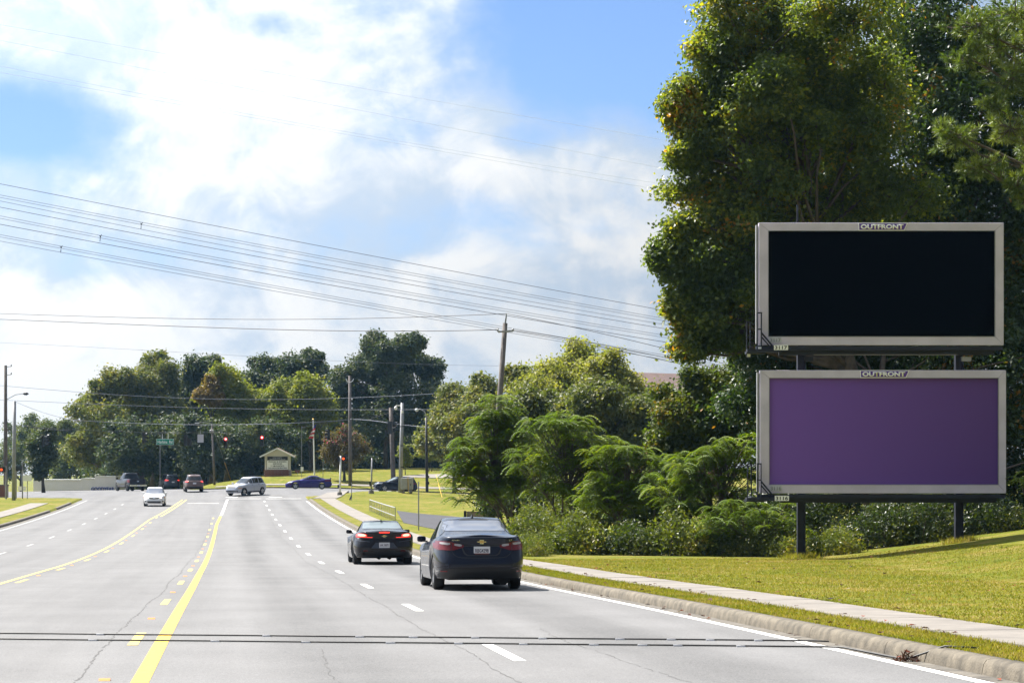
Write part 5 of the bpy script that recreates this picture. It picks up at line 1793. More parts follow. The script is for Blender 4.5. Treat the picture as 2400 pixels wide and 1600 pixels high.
def glass_rear(car, lo, hi, w, material='glass'):
    car.patch('rear_window', 'rear', [(-w, lo + .06, hi - .12), (-w * .9, lo, hi - .02), (0, lo, hi), (w * .9, lo, hi - .02), (w, lo + .06, hi - .12)], material)


def glass_front(car, lo, hi, w, material='glass'):
    car.patch('windscreen', 'front', [(-w, lo + .04, lo + (hi - lo) * .5), (-w * .85, lo, hi - .03), (0, lo - .02, hi), (w * .85, lo, hi - .03), (w, lo + .04, lo + (hi - lo) * .5)], material)


def ground_car(px, py, L=4.5):
    p = hit(px, py, G0)
    return p


def others():
    g2 = 'vehicles at the crossing'
    # oncoming white sedan
    d = -ROADDIR
    p = hit(362, 1186, G0)
    c = Car('white_sedan', 'white sedan coming towards the camera with headlights on', 'car', body_spec('sedan', 'paint_white'), p - d * (4.58 / 2 - .95), d, g2)
    glass_front(c, 1.0, 1.40, .64, 'glass_mid'); side_glass(c)
    glass_rear(c, 1.06, 1.38, .6)
    for s_ in (-1, 1):
        hl = c.patch('headlamp', 'front', [(s_ * .80, .66, .76), (s_ * .70, .63, .77), (s_ * .42, .62, .70)], 'head', off=.012)
        c.patch('lit_bulb', 'front', [(s_ * .58, .645, .73), (s_ * .45, .64, .71)], 'head_lit', hl, .02)
        c.patch('turn_lamp', 'front', [(s_ * .80, .67, .75), (s_ * .74, .66, .75)], 'amber', hl, .02)
        c.patch('fog_lamp', 'front', [(s_ * .72, .36, .45), (s_ * .60, .36, .45)], 'plastic', off=.01)
    gr = c.patch('grille', 'front', [(-.40, .64, .70), (-.30, .575, .70), (0, .56, .70), (.30, .575, .70), (.40, .64, .70)], 'plastic', off=.01)
    c.patch('emblem', 'front', [(-.09, .635, .675), (.09, .635, .675)], 'chrome', gr, .02)
    c.patch('lower_grille', 'front', [(-.52, .33, .41), (-.45, .30, .42), (.45, .30, .42), (.52, .33, .41)], 'plastic', off=.01)
    c.side_mirror(-.3 + .75, .80, 1.0, 1.15)
    # silver suv crossing, nose to the left and towards the camera
    p = hit(577, 1160, G0)
    d = Vector((-.52, -.85, 0)).normalized()
    c = Car('silver_suv', 'silver SUV turning across the crossing', 'car', body_spec('suv', 'paint_silver'), p, d, g2)
    glass_front(c, 1.12, 1.56, .70); side_glass(c, 3); glass_rear(c, 1.16, 1.5, .6)
    gr = c.patch('grille', 'front', [(-.46, .80, .88), (-.38, .70, .92), (.38, .70, .92), (.46, .80, .88)], 'chrome', off=.01)
    c.patch('grille_mesh', 'front', [(-.42, .80, .87), (-.35, .72, .90), (.35, .72, .90), (.42, .80, .87)], 'rim_dark', gr, .018)
    for s_ in (-1, 1):
        hl = c.patch('headlamp', 'front', [(s_ * .86, .84, .93), (s_ * .70, .80, .93), (s_ * .52, .80, .88)], 'head', off=.012)
        c.patch('turn_lamp', 'front', [(s_ * .84, .68, .74), (s_ * .70, .67, .73)], 'amber', off=.012)
    c.patch('lower_grille', 'front', [(-.7, .40, .48), (0, .36, .50), (.7, .40, .48)], 'plastic', off=.01)
    c.both('sill_cladding', [(-1.0, .27, .40), (1.1, .27, .40)], 'plastic', .012)
    c.side_mirror(.75, .88, 1.12, 1.1)
    # purple sedan seen from the side
    p = hit(723, 1146, G0)
    d = Vector((-1, -.10, 0)).normalized()
    sp = body_spec('sedan', 'paint_purple', L=4.85, ro=1.05, wb=2.72, H=1.40)
    c = Car('purple_sedan', 'purple sedan crossing from right to left, seen from its side', 'car', sp, p, d, g2)
    glass_front(c, 1.0, 1.33, .62); side_glass(c); glass_rear(c, 1.06, 1.32, .6)
    for s_ in (-1, 1):
        c.patch('headlamp', 'front', [(s_ * .80, .66, .76), (s_ * .45, .63, .72)], 'head', off=.012)
        c.patch('tail_lamp', 'rear', [(s_ * .80, .82, .95), (s_ * .45, .82, .93)], 'tail', off=.012)
        c.patch('marker_lamp', 'front', [(s_ * .82, .50, .56), (s_ * .70, .50, .56)], 'tail', off=.012)
    m = MB().box((-2.28, 0, 1.16), (.16, 1.36, .035))
    for q in (-.55, .55): m.box((-2.25, q, 1.09), (.08, .05, .14))
    m.build('spoiler', M['paint_purple'], c.root)
    c.number_plate(c.surf('rear', 0, .75) - .01, .75, None)
    # dark blue suv behind the cabinet
    p = hit(924, 1150.5, G0, 215.)
    p.y = 229; p.x = X_(926, 229)
    d = Vector((-1, -.30, 0)).normalized()
    c = Car('dark_suv', 'dark blue SUV half hidden behind the metal cabinet and pale pole', 'car', body_spec('suv', 'paint_navy'), p, d, g2)
    glass_front(c, 1.12, 1.56, .70, 'glass_light'); side_glass(c, 3); glass_rear(c, 1.16, 1.5, .6)
    c.patch('grille', 'front', [(-.46, .72, .80), (0, .68, .82), (.46, .72, .80)], 'chrome', off=.01)
    for s_ in (-1, 1):
        c.patch('headlamp', 'front', [(s_ * .86, .80, .92), (s_ * .55, .76, .86)], 'head', off=.012)
        c.patch('tail_lamp', 'rear', [(s_ * .86, .95, 1.05), (s_ * .70, .9, 1.05)], 'tail', off=.012)
    c.side_mirror(.75, .88, 1.12, 1.1)
    # pickup, minivan and brown suv driving off to the left
    p = hit(315, 1150, G0); d = Vector((-.52, 1, 0)).normalized()
    c = Car('pickup_truck', 'dark pickup truck driving away at the far left of the crossing', 'pickup', body_spec('pickup', 'paint_greyblack', rim='rim_dark'), p + d * 1.5, d, g2)
    glass_rear(c, 1.36, 1.80, .70); side_glass(c, 2)
    m = MB().box((-1.83, 0, 1.325), (1.80, 1.62, .02)).build('bed_cover', M['plastic'], c.root)
    x = c.surf('rear', 0, 1.0)
    c.patch('tailgate_seam', 'rear', [(-.80, .74, .76), (.80, .74, .76)], 'black', off=.004)
    c.patch('emblem', 'rear', [(-.08, .98, 1.10), (.08, .98, 1.10)], 'chrome', off=.012)
    MB().box((x - .10, 0, .58), (.14, 1.86, .17)).build('chrome_bumper', M['chrome'], c.root)
    for s_ in (-1, 1):
        c.patch('tail_lamp', 'rear', [(s_ * .98, .88, 1.22), (s_ * .86, .88, 1.22)], 'tail', off=.012)
    c.number_plate(x - .18, .58, None)
    c.side_mirror(1.35, .98, 1.36, 1.5, M['plastic'])
    p = hit(402, 1146, G0); d = Vector((-.36, 1, 0)).normalized()
    c = Car('minivan', 'grey minivan driving away behind the white sedan', 'minivan', body_spec('van', 'paint_grey'), p + d * 1.5, d, g2)
    glass_rear(c, 1.15, 1.60, .74); side_glass(c, 3)
    m = MB()
    for s_ in (-1, 1):
        c.patch('tail_lamp', 'rear', [(s_ * .93, 1.02, 1.20), (s_ * .80, 1.0, 1.15), (s_ * .55, 1.02, 1.10)], 'tail_lit', off=.012)
        MB().bar((-1.6, s_ * .60, 1.79), (.6, s_ * .60, 1.80), .04, .03).build('roof_rail', M['steel'], c.root)
    c.number_plate(c.surf('rear', 0, .85) - .01, .85, None)
    c.patch('bumper_step', 'rear', [(-.85, .50, .55), (.85, .50, .55)], 'plastic', off=.012)
    p = hit(455, 1153, G0); d = Vector((-.20, 1, 0)).normalized()
    c = Car('brown_suv', 'brown SUV driving away, right of the minivan', 'car', body_spec('suv', 'paint_brown'), p + d * 1.4, d, g2)
    glass_rear(c, 1.14, 1.50, .66); side_glass(c, 3)
    for s_ in (-1, 1):
        c.patch('tail_lamp', 'rear', [(s_ * .87, .98, 1.12), (s_ * .74, .96, 1.10), (s_ * .58, 1.0, 1.07)], 'tail_lit', off=.012)
    c.number_plate(c.surf('rear', 0, .85) - .01, .85, None)
    c.patch('bumper_step', 'rear', [(-.8, .38, .56), (.8, .38, .56)], 'plastic', off=.01)


malibu()
camaro()
others()

# ------------------------------------------------------------------ billboards
YB = 69.0
KB = YB / F


def bx(px): return (px - CX) * KB
def bz(py): return (YH - py) * KB


def billboard(name, label, o, i, panel_mat, number, faded_px, plate_px, catwalk):
    """o, i: outer and inner frame rectangles in photo pixels (left, top, right, bottom)"""
    xo0, zo1, xo1, zo0 = bx(o[0]), bz(o[1]), bx(o[2]), bz(o[3])
    xi0, zi1, xi1, zi0 = bx(i[0]), bz(i[1]), bx(i[2]), bz(i[3])
    root = empty(name, ((xo0 + xo1) / 2, YB, zo0)); tag(root, label, 'billboard', 'stacked billboards on two posts')
    ox, oy, oz = root.location
    L = lambda x, y, z: (x - ox, y - oy, z - oz)
    # four mitred frame members
    for a, b, c, d in (((xo0, zo1), (xo1, zo1), (xi1, zi1), (xi0, zi1)), ((xo0, zo0), (xi0, zi0), (xi1, zi0), (xo1, zo0)),
                       ((xo0, zo0), (xo0, zo1), (xi0, zi1), (xi0, zi0)), ((xo1, zo0), (xi1, zi0), (xi1, zi1), (xo1, zo1))):
        cx_, cz_ = sum(p[0] for p in (a, b, c, d)) / 4, sum(p[1] for p in (a, b, c, d)) / 4
        sh = lambda p: (cx_ + (p[0] - cx_) * .9993, cz_ + (p[1] - cz_) * .9985)
        q = [sh(p) for p in (a, b, c, d)]
        m = MB().prism(q, lambda u, v, dd: L(u, dd, v), YB - .12, YB + .10)
        ob = m.build('frame_member', M['frame_grey'], root)
        bv = ob.modifiers.new('bevel', 'BEVEL'); bv.width = .012; bv.segments = 2
    lip = MB()
    for (x0, x1, z0, z1) in ((xi0 - .012, xi0 + .006, zi0, zi1), (xi1 - .006, xi1 + .012, zi0, zi1), (xi0, xi1, zi1 - .006, zi1 + .012), (xi0, xi1, zi0 - .012, zi0 + .006)):
        lip.box(L((x0 + x1) / 2, YB - .10, (z0 + z1) / 2), (x1 - x0, .055, z1 - z0))
    lip.build('inner_lip', M['steel'], root)
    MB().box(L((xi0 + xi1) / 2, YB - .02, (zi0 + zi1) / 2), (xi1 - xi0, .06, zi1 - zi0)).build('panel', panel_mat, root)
    # back of the face: uprights and sheet
    bk = MB()
    for k in range(9):
        x = xo0 + .12 + (xo1 - xo0 - .24) * k / 8
        bk.box(L(x, YB + .19, (zo0 + zo1) / 2), (.09, .16, zo1 - zo0 - .1))
    for z in (zo0 + .5, (zo0 + zo1) / 2, zo1 - .5): bk.box(L((xo0 + xo1) / 2, YB + .32, z), (xo1 - xo0 - .2, .10, .16))
    bk.build('back_frame', M['navy_steel'], root)
    # side edge strip seen at the left
    MB().box(L(xo0 - .05, YB + .06, (zo0 + zo1) / 2), (.055, .2, zo1 - zo0 - .12)).build('edge_strip', M['steel'], root)
    # name plate on the top member
    cxp = (2067 if number == '3117' else 2071)
    x0, x1 = bx(cxp - 56), bx(cxp + 53); z0, z1 = zi1 + .005, zo1 - .005
    sl = .10
    lg = MB().prism([(x0 - .015, z1), (x1 + .08, z1), (x1 - .03, z0), (x0 - .0, z0)], lambda u, v, dd: L(u, dd, v), YB - .140, YB - .118).build('name_plate', M['logo_white'], root)
    MB().prism([(x0 + .012, z1 - .022), (x1 + .045, z1 - .022), (x1 - .045, z0 + .022), (x0 + .02, z0 + .022)], lambda u, v, dd: L(u, dd, v), YB - .146, YB - .138).build('name_ground', M['purple_logo'], lg)
    text_on('name_lettering', 'OUTFRONT', L((x0 + x1) / 2 - .0, YB - .150, (z0 + z1) / 2), M['logo_white'], lg, width=(x1 - x0) * .92, height=(z1 - z0) * .62, bold=.045, extrude=.006)
    # number plates
    for (px0, py0, px1, py1), pm, tm, yy_ in ((faded_px, 'plate_grey', 'plate_greytext', YB - .128), (plate_px, 'sign_white', 'black', YB - .46)):
        x0, x1, z0, z1 = bx(px0), bx(px1), bz(py1), bz(py0)
        k = 1 if yy_ > YB - .2 else (YB - .46) / YB
        n = MB().box(L((x0 + x1) / 2 * k, yy_, (z0 + z1) / 2 * k), (x1 - x0, .014, z1 - z0)).build('number_plate', M[pm], root)
        text_on('digits', number, L((x0 + x1) / 2 * k, yy_ - .009, (z0 + z1) / 2 * k), M[tm], n, width=(x1 - x0) * .86, height=(z1 - z0) * .72, bold=.02)
    # beam and catwalk bracket under the face
    zb = zo0 - .05
    cw = MB()
    cw.box(L((xo0 + xo1) / 2 - .05, YB - .02, zb - .04), (xo1 - xo0 + .05, .22, .12))
    cw.box(L((xo0 + xo1) / 2 + .2, YB + .16, zb - .16), (xo1 - xo0 - .9, .16, .16))
    cw.build('beam', M['navy_steel'], root)
    if number == '3117':
        MB().box(L((bx(1905) + bx(2240)) / 2, YB - .22, bz(832)), (bx(2240) - bx(1905), .06, .025)).build('catwalk_edge', M['concrete'], root)
    # catwalk end rails at the left
    for (pxa, ytop, ybot, yo) in catwalk:
        rl = MB()
        xa = bx(pxa)
        for dx_ in (-.055, .055): rl.box(L(xa + dx_, YB + yo, (bz(ytop) + bz(ybot)) / 2), (.035, .05, bz(ytop) - bz(ybot)))
        for z in (bz(ytop) - .02, (bz(ytop) + bz(ybot)) / 2 + .05, bz(ybot) + .05): rl.box(L(xa, YB + yo, z), (.15, .04, .04))
        r_ = rl.build('guard_rail', M['navy_steel'], root)
        MB().box(L(xa, YB + yo - .03, bz(ybot) + .03), (.10, .05, .09)).build('rail_foot', M['white'], r_)
    xa = bx(catwalk[-1][0])
    br = MB()
    br.bar(L(xa + .05, YB - .30, zo0 + .38), L(xa + .42, YB - .30, zo0 - .06), .05, .05)
    br.bar(L(xa + .05, YB - .30, zo0 + .26), L(xa + .32, YB - .30, zo0 - .06), .04, .04)
    br.box(L(xa + .1, YB - .26, zo0 - .18), (1.0, .36, .10))
    br.box(L(xa - .1, YB + .02, zo0 - .22), (.6, .5, .08))
    br.build('bracket', M['navy_steel'], root)
    return root


up_b = billboard('billboard', 'upper billboard with a blank black panel in a grey frame', (1777.5, 523, 2350.5, 809.5), (1800, 542, 2330, 789), M['panel_black'], '3117',
                 (1802, 791, 1831, 803), (1814, 808.5, 1847, 820), [(1755, 752, 835, .05), (1778, 733, 820, -.28)])
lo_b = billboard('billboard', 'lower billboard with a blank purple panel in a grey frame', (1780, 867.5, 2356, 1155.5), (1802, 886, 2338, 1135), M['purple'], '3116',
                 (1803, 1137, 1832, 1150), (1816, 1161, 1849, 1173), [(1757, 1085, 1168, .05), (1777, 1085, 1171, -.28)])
lx, ly, lz = lo_b.location
for k, (pxa, pyb) in enumerate(((1882, 1311), (2254, 1281))):
    x = bx(pxa); g = float(G(x, YB + .45))
    m = MB(); zt = bz((523, 700)[k]); hgt = zt - g + .3
    zc = (zt + g - .3) / 2
    for dx_ in (-.115, .115): m.box((x + dx_ - lx, .45, zc - lz), (.022, .26, hgt))
    m.box((x - lx, .45, zc - lz), (.21, .018, hgt))
    m.build('post', M['navy_steel'], lo_b)
    for pyj in (840, 1172):
        MB().box((x + .2 - lx, .30, bz(pyj) - lz), (.30, .16, .14)).build('bracket_plate', M['steel'] if k else M['navy_steel'], lo_b)
MB().tube([(bx(1874) - lx, .5, bz(540) - lz), (bx(1874) - lx, .5, bz(476) - lz)], .03, 8).build('lightning_rod', M['navy_steel'], lo_b)

# ------------------------------------------------------------------ poles, lamps, signals, signs


def pole(name, label, cat, px_b, py_b, px_t, py_t, r0, r1, material, Y=None, group=None, base=None):
    b = base or (hit(px_b, py_b) if Y is None else Vector((X_(px_b, Y), Y, float(G(X_(px_b, Y), Y)))))
    t = P(px_t, py_t, b.y)
    root = empty(name, b); tag(root, label, cat, group)
    d = t - b
    MB().tube([Vector((0, 0, -.2)), d * .5, d], [r0, (r0 + r1) / 2, r1], 12).build('shaft', material, root, True)
    return root, b, d


gp = 'poles carrying cables and signals'
# leaning power pole behind the thicket
r, b, d = pole('power_pole', 'leaning wooden power pole with a short crossarm behind the thicket', 'utility pole', 1150, 1210, 1184, 757, .21, .14, M['wood_pole'], 130, gp)
MB().tube([d, d + Vector((.08, 0, .55))], [.06, .035], 8).build('top_pin', M['steel'], r)
MB().bar(d + Vector((-.42, -.15, -.52)), d + Vector((.42, -.15, -.48)), .09, .10).build('crossarm', M['steel'], r)
for q in (-.44, .44): MB().lathe([(.02, -.1), (.07, -.06), (.05, 0), (.07, .05), (.03, .1)], d + Vector((q, -.15, -.42)), 10).build('insulator', M['steel'], r)
MB().tube([d * .52 + Vector((.19, -.1, 0)), d * .3 + Vector((.2, -.1, 0))], .05, 6).build('conduit', M['steel'], r)
POLE_TOP = b + d + Vector((.08, 0, .55)); ARM_L = b + d + Vector((-.44, -.15, -.40)); ARM_R = b + d + Vector((.44, -.15, -.40))
# poles round the crossing
r, b, d = pole('power_pole', 'tall wooden power pole in front of the crape myrtle', 'utility pole', 821, 1138, 820, 880, .22, .16, M['wood_pole'], None, gp)
for q in (-1, 1):
    MB().tube([d + Vector((0, -.15, -.75)), d + Vector((q * .3, -.15, -.62)), d + Vector((q * .42, -.15, -.35))], .045, 6).build('insulator_arm', M['white'], r)
for k in range(3): MB().lathe([(.03, -.1), (.09, 0), (.03, .1)], d + Vector((.24, -.1, -2.6 - .5 * k)), 8).build('insulator', M['white'], r)
r, b, d = pole('signal_pole', 'pinkish wooden pole carrying the signal span wires', 'utility pole', 923, 1114, 916, 955, .26, .2, M['wood_pole'], None, gp, base=Vector((X_(923, 232), 232, float(G(X_(923, 232), 232)))))
WP = b + d
r, b, d = pole('camera_pole', 'pale steel pole with a camera dome, beside the cabinet', 'utility pole', 938, 1160, 943, 944, .2, .15, M['steel'], None, gp, base=Vector((X_(938, 208), 208, float(G(X_(938, 208), 208)))))
MB().tube([d + Vector((0, 0, -.25)), d + Vector((-.55, 0, -.25)), d + Vector((-.62, 0, -.35))], .035, 8).build('camera_arm', M['white'], r)
MB().lathe([(.02, .18), (.12, .14), (.16, 0), (.13, -.1), (.02, -.17)], d + Vector((-.62, 0, -.48)), 12).build('camera_dome', M['white'], r, True)
MB().box(d + Vector((0, -.14, -.85)), (.2, .08, .22)).build('junction_box', M['white'], r)
for z in (-2.2, -4.0, -6.0): MB().lathe([(.21, -.04), (.225, 0), (.21, .04)], d + Vector((0, 0, z)) - Vector((.02, 0, 0)), 12).build('band', M['dark_steel'], r)
SP = b + d
# curved lamp post
gx = Vector((X_(1001, 216), 216, float(G(X_(1001, 216), 216))))
r, b, d = pole('lamp_post', 'black lamp post with a curved pale arm and white globe', 'street lamp', 1001, 1168, 999, 978, .15, .10, M['dark_steel'], None, None, base=gx)
arm = [d + Vector((0, 0, 0)), d + Vector((-.05, 0, .35)), d + Vector((-.25, 0, .65)), d + Vector((-.6, 0, .8)), d + Vector((-.78, 0, .78))]
MB().tube(arm, .05, 8).build('arm', M['steel'], r, True)
MB().lathe([(.02, .15), (.16, .1), (.2, 0), (.15, -.13), (.02, -.18)], d + Vector((-.92, 0, .74)), 14).build('lamp_globe', M['lamp_glass'], r, True)
for z in (.9, 1.5, 2.1): MB().box((.17, 0, z), (.08, .1, .25)).build('meter_box', M['dark_steel'], r)
# pole with lamp and guyed stay
r, b, d = pole('lamp_pole', 'grey lamp pole with left arm and yellow-guarded guy wire, right of brown SUV', 'street lamp', 503, 1136, 497, 993, .14, .10, M['wood_pole'], None, gp)
MB().tube([d, d + Vector((-.8, 0, .22)), d + Vector((-1.5, 0, .12))], .03, 6).build('arm', M['steel'], r)
MB().box(d + Vector((-1.7, 0, .1)), (.5, .2, .12)).build('lamp_head', M['lamp_glass'], r)
for q in (-.14, .12): MB().lathe([(.02, -.2), (.12, -.12), (.12, .12), (.02, .2)], d + Vector((q, -.1, -.85)), 10).build('transformer', M['steel'], r)
ge = hit(541, 1124)
MB().tube([d + Vector((0, 0, -.2)), ge - b], .02, 5).build('guy_wire', M['steel'], r)
gv = (ge - b); tp_ = d + Vector((0, 0, -.2))
MB().tube([tp_.lerp(gv, .66), gv], .06, 6).build('guy_guard', M['yellow_guard'], r)
# far left poles
wl = Vector((X_(13, 205), 205, float(G(X_(13, 205), 205))))
r, b, d = pole('power_pole', 'dark wooden power pole with a street lamp arm at the left edge', 'utility pole', 10, 1160, 13, 856, .2, .14, M['wood_pole'], None, gp, base=wl)
for z in (-.2, -.95): MB().bar(d + Vector((-.1, -.1, z)), d + Vector((.55, -.1, z + .1)), .05, .05).build('bracket', M['steel'], r); MB().lathe([(.02, -.1), (.07, 0), (.02, .12)], d + Vector((.55, -.1, z + .18)), 8).build('insulator', M['steel'], r)
z0 = d.z - (930 - 856) / F * 205
MB().tube([Vector((d.x, 0, z0 - .3)), Vector((d.x + .9, 0, z0 + .2)), Vector((d.x + 1.6, 0, z0 + .3))], .035, 6).build('lamp_arm', M['steel'], r)
MB().lathe([(.02, -.28), (.13, -.1), (.15, .1), (.03, .3)], Vector((d.x + 1.85, 0, z0 + .3)), 10, 'X').build('lamp_head', M['dark_steel'], r)
LP = b + d
r, b, d = pole('steel_pole', 'plain grey steel pole at the left, right of the dark wooden pole', 'utility pole', 32, 1172, 34, 940, .17, .14, M['steel'], None, gp)
LS = b + d
# short posts with pedestrian signals
gpost = 'signal posts at the corners'


def ped_head(parent, c, lit=True):
    bx_ = MB().box(c, (.46, .22, .42)).build('pedestrian_signal', M['signal'], parent)
    if lit: MB().lathe([(.001, 0), (.08, 0), (.105, .012), (.08, .02)], Vector(c) + Vector((-.08, -.13, 0)), 12, 'Y').build('lit_hand', M['hand'], bx_)
    MB().box(Vector(c) + Vector((0, -.17, .22)), (.48, .18, .03)).build('visor', M['signal'], bx_)


r, b, d = pole('signal_post', 'white post with a lit orange pedestrian hand at the near corner', 'signal post', 796, 1161, 799, 1068, .10, .085, M['white'], None, gpost)
ped_head(r, d + Vector((.32, -.1, -.25)))
MB().box(d + Vector((-.22, 0, -.25)), (.22, .3, .4)).build('side_signal', M['signal'], r)
MB().box((-.12, -.08, .85), (.12, .14, .3)).build('push_button', M['signal'], r)
MB().lathe([(.001, .32), (.2, .32), (.26, 0), (.26, -.2)], (0, 0, 0), 14).build('footing', M['concrete'], r)
r, b, d = pole('signal_post', 'thin grey signal post just left of the dark SUV', 'signal post', 870, 1156, 872, 1073, .08, .07, M['steel'], None, gpost)
MB().bar(d + Vector((0, 0, -.1)), d + Vector((-.5, 0, -.1)), .05, .04).build('arm', M['signal'], r)
MB().lathe([(.001, .3), (.22, .3), (.27, 0), (.27, -.2)], (0, 0, 0), 14).build('footing', M['concrete'], r)
MB().box((-.1, -.08, .9), (.12, .14, .4)).build('push_button', M['signal'], r)
gl = Vector((X_(6, 190), 190, float(G(X_(6, 190), 190))))
root = empty('signal_post', gl); tag(root, 'signal post with a lit orange hand cut by the left edge', 'signal post', gpost)
zt = Z_(1100, 190) - gl.z
MB().tube([(.25, .2, -.1), (.25, .2, zt + .3)], .08, 10).build('shaft', M['steel'], root)
ped_head(root, (0, 0, zt))
gl = hit(38, 1168)
root = empty('signal_post', gl); tag(root, 'signal post with a dark signal box behind the plain grey pole at left', 'signal post', gpost)
zt = Z_(1097, gl.y) - gl.z
MB().tube([(0, 0, -.1), (0, 0, zt + .3)], .05, 8).build('shaft', M['steel'], root)
MB().tube([(.45, .4, -.1), (.45, .4, zt + .5)], .06, 8).build('shaft', M['steel'], root)
MB().box((.12, -.1, zt), (.8, .25, .4)).build('signal_box', M['signal'], root)
# white regulatory signs at left


def sign_post(name, label, px, py_b, py_t, w, h, face, cat='road sign', Y=None, txt=None, group=None, post=M['steel']):
    b = hit(px, py_b)
    root = empty(name, b); tag(root, label, cat, group)
    zt = Z_(py_t, b.y) - b.z
    MB().tube([(0, .03, -.1), (0, .03, zt)], .035, 6).build('post', post, root)
    if w: MB().box((0, -.02, zt - h / 2), (w, .02, h)).build('sign_plate', face, root)
    return root, b, zt


sign_post('road_sign', 'white rectangular road sign on a post at the far left', 64, 1168, 1113, .75, .5, M['sign_white'])
r, b, zt = sign_post('yard_sign', 'small white yard sign low in the grass at the far left', 52, 1166, 1139, .7, .38, M['sign_white'])
r, b, zt = sign_post('road_sign', 'tall post with a small white sign low on it, right of the church sign', 707, 1118, 999, 0, 0, M['sign_white'])
MB().box((.05, -.05, .95), (.32, .03, .5)).build('sign_plate', M['sign_white'], r)
MB().box((.22, 0, zt - .1), (.5, .08, .06)).build('top_arm', M['steel'], r)
r, b, zt = sign_post('street_sign', 'green street-name sign on a post in front of the crape myrtle', 757, 1120, 1067, .0, .0, M['sign_green'])
MB().box((.0, -.03, zt - .12), (1.0, .02, .34)).build('sign_plate', M['sign_green'], r)
text_on('lettering', 'Harbins Rd', (0, -.045, zt - .12), M['sign_white'], r, width=.85, height=.17)
MB().box((.0, .03, zt - .5), (.2, .02, .34)).build('cross_plate', M['sign_green'], r)
r, b, zt = sign_post('small_sign', 'small brown and white sign low on the grass beside the church sign', 697, 1113, 1101, .55, .32, M['brick'])
sign_post('marker_post', 'thin grey marker post beside the paved apron', 981, 1242, 1128, 0, 0, M['steel'])
r, b, zt = sign_post('marker_post', 'thin post with a dark flag low on it at the near right corner', 824, 1172, 1130, 0, 0, M['steel'])
MB().add([(0, 0, .55), (-.22, 0, .05), (-.10, 0, .0), (.02, 0, .3)], [(0, 1, 2, 3)]).build('cloth', M['flag_blue'], r)
sign_post('marker_post', 'post carrying the hanging street sign support behind the minivan', 375, 1146, 1036, 0, 0, M['steel'])

# metal cabinet by the camera pole
b = Vector((X_(954, 207), 207, float(G(X_(954, 207), 207))))
root = empty('utility_cabinet', b); tag(root, 'grey metal signal cabinet standing beside the pale steel pole', 'cabinet')
zt = Z_(1119, 207) - b.z
for q in (-.35, .35): MB().box((q, 0, .15), (.25, .6, .5)).build('plinth', M['concrete'], root)
o = MB().box((0, 0, (zt + .35) / 2), (1.12, .7, zt - .35)).build('box', M['cabinet'], root); bb = o.modifiers.new('bevel', 'BEVEL'); bb.width = .05; bb.segments = 3
MB().box((.05, -.36, (zt + .35) / 2), (.02, .02, zt - .5)).build('door_seam', M['dark_steel'], root)
MB().box((.35, -.37, zt * .55), (.05, .03, .2)).build('handle', M['dark_steel'], root)
MB().bar((.15, -.45, -.05), (.10, -.45, zt + .1), .05, .05).build('yellow_guard', M['yellow_guard'], root)
# guy guard on the lawn
a, b2 = hit(1022, 1131), hit(1036, 1165)
tag(MB().tube([a + Vector((0, 0, .9)), b2], .03, 6).build('guy_guard', M['yellow_guard']), 'thin yellow guy-wire guard slanting down to the lawn', 'guy wire')

# pipe railing by the pavement
A, B = hit(867, 1197), hit(926, 1222)
root = empty('railing', A); tag(root, 'galvanised pipe railing between pavement and paved apron', 'railing')
n = 15
D = B - A
rail_h = lambda u: (.80 + .04 * u)
tops, mids = [], []
for k in range(n):
    u = k / (n - 1)
    p = D * u; p.z = float(G(A.x + p.x, A.y + p.y)) - A.z
    tops.append(p + Vector((0, 0, rail_h(u)))); mids.append(p + Vector((0, 0, .34)))
    MB().tube([p + Vector((0, 0, -.1)), p + Vector((0, 0, rail_h(u)))], .022 if k not in (0, n - 1) else .032, 6).build('baluster', M['steel'], root)
MB().tube(tops, .032, 8).build('top_rail', M['steel'], root)
MB().tube(mids, .028, 8).build('lower_rail', M['steel'], root)
# timber guard by the apron
b = hit(1090, 1214)
root = empty('timber_barrier', b); tag(root, 'low timber barrier behind the roof of the nearest car', 'barrier')
MB().box((0, 0, .2), (.16, .2, .55)).build('post', M['dark_steel'], root)
MB().box((1.1, .05, .25), (2.0, .12, .38)).build('plank', M['wood'], root)
MB().box((2.3, 0, .2), (.16, .2, .55)).build('post', M['dark_steel'], root)

# hanging traffic signals
gsg = 'traffic signals hung over the crossing'


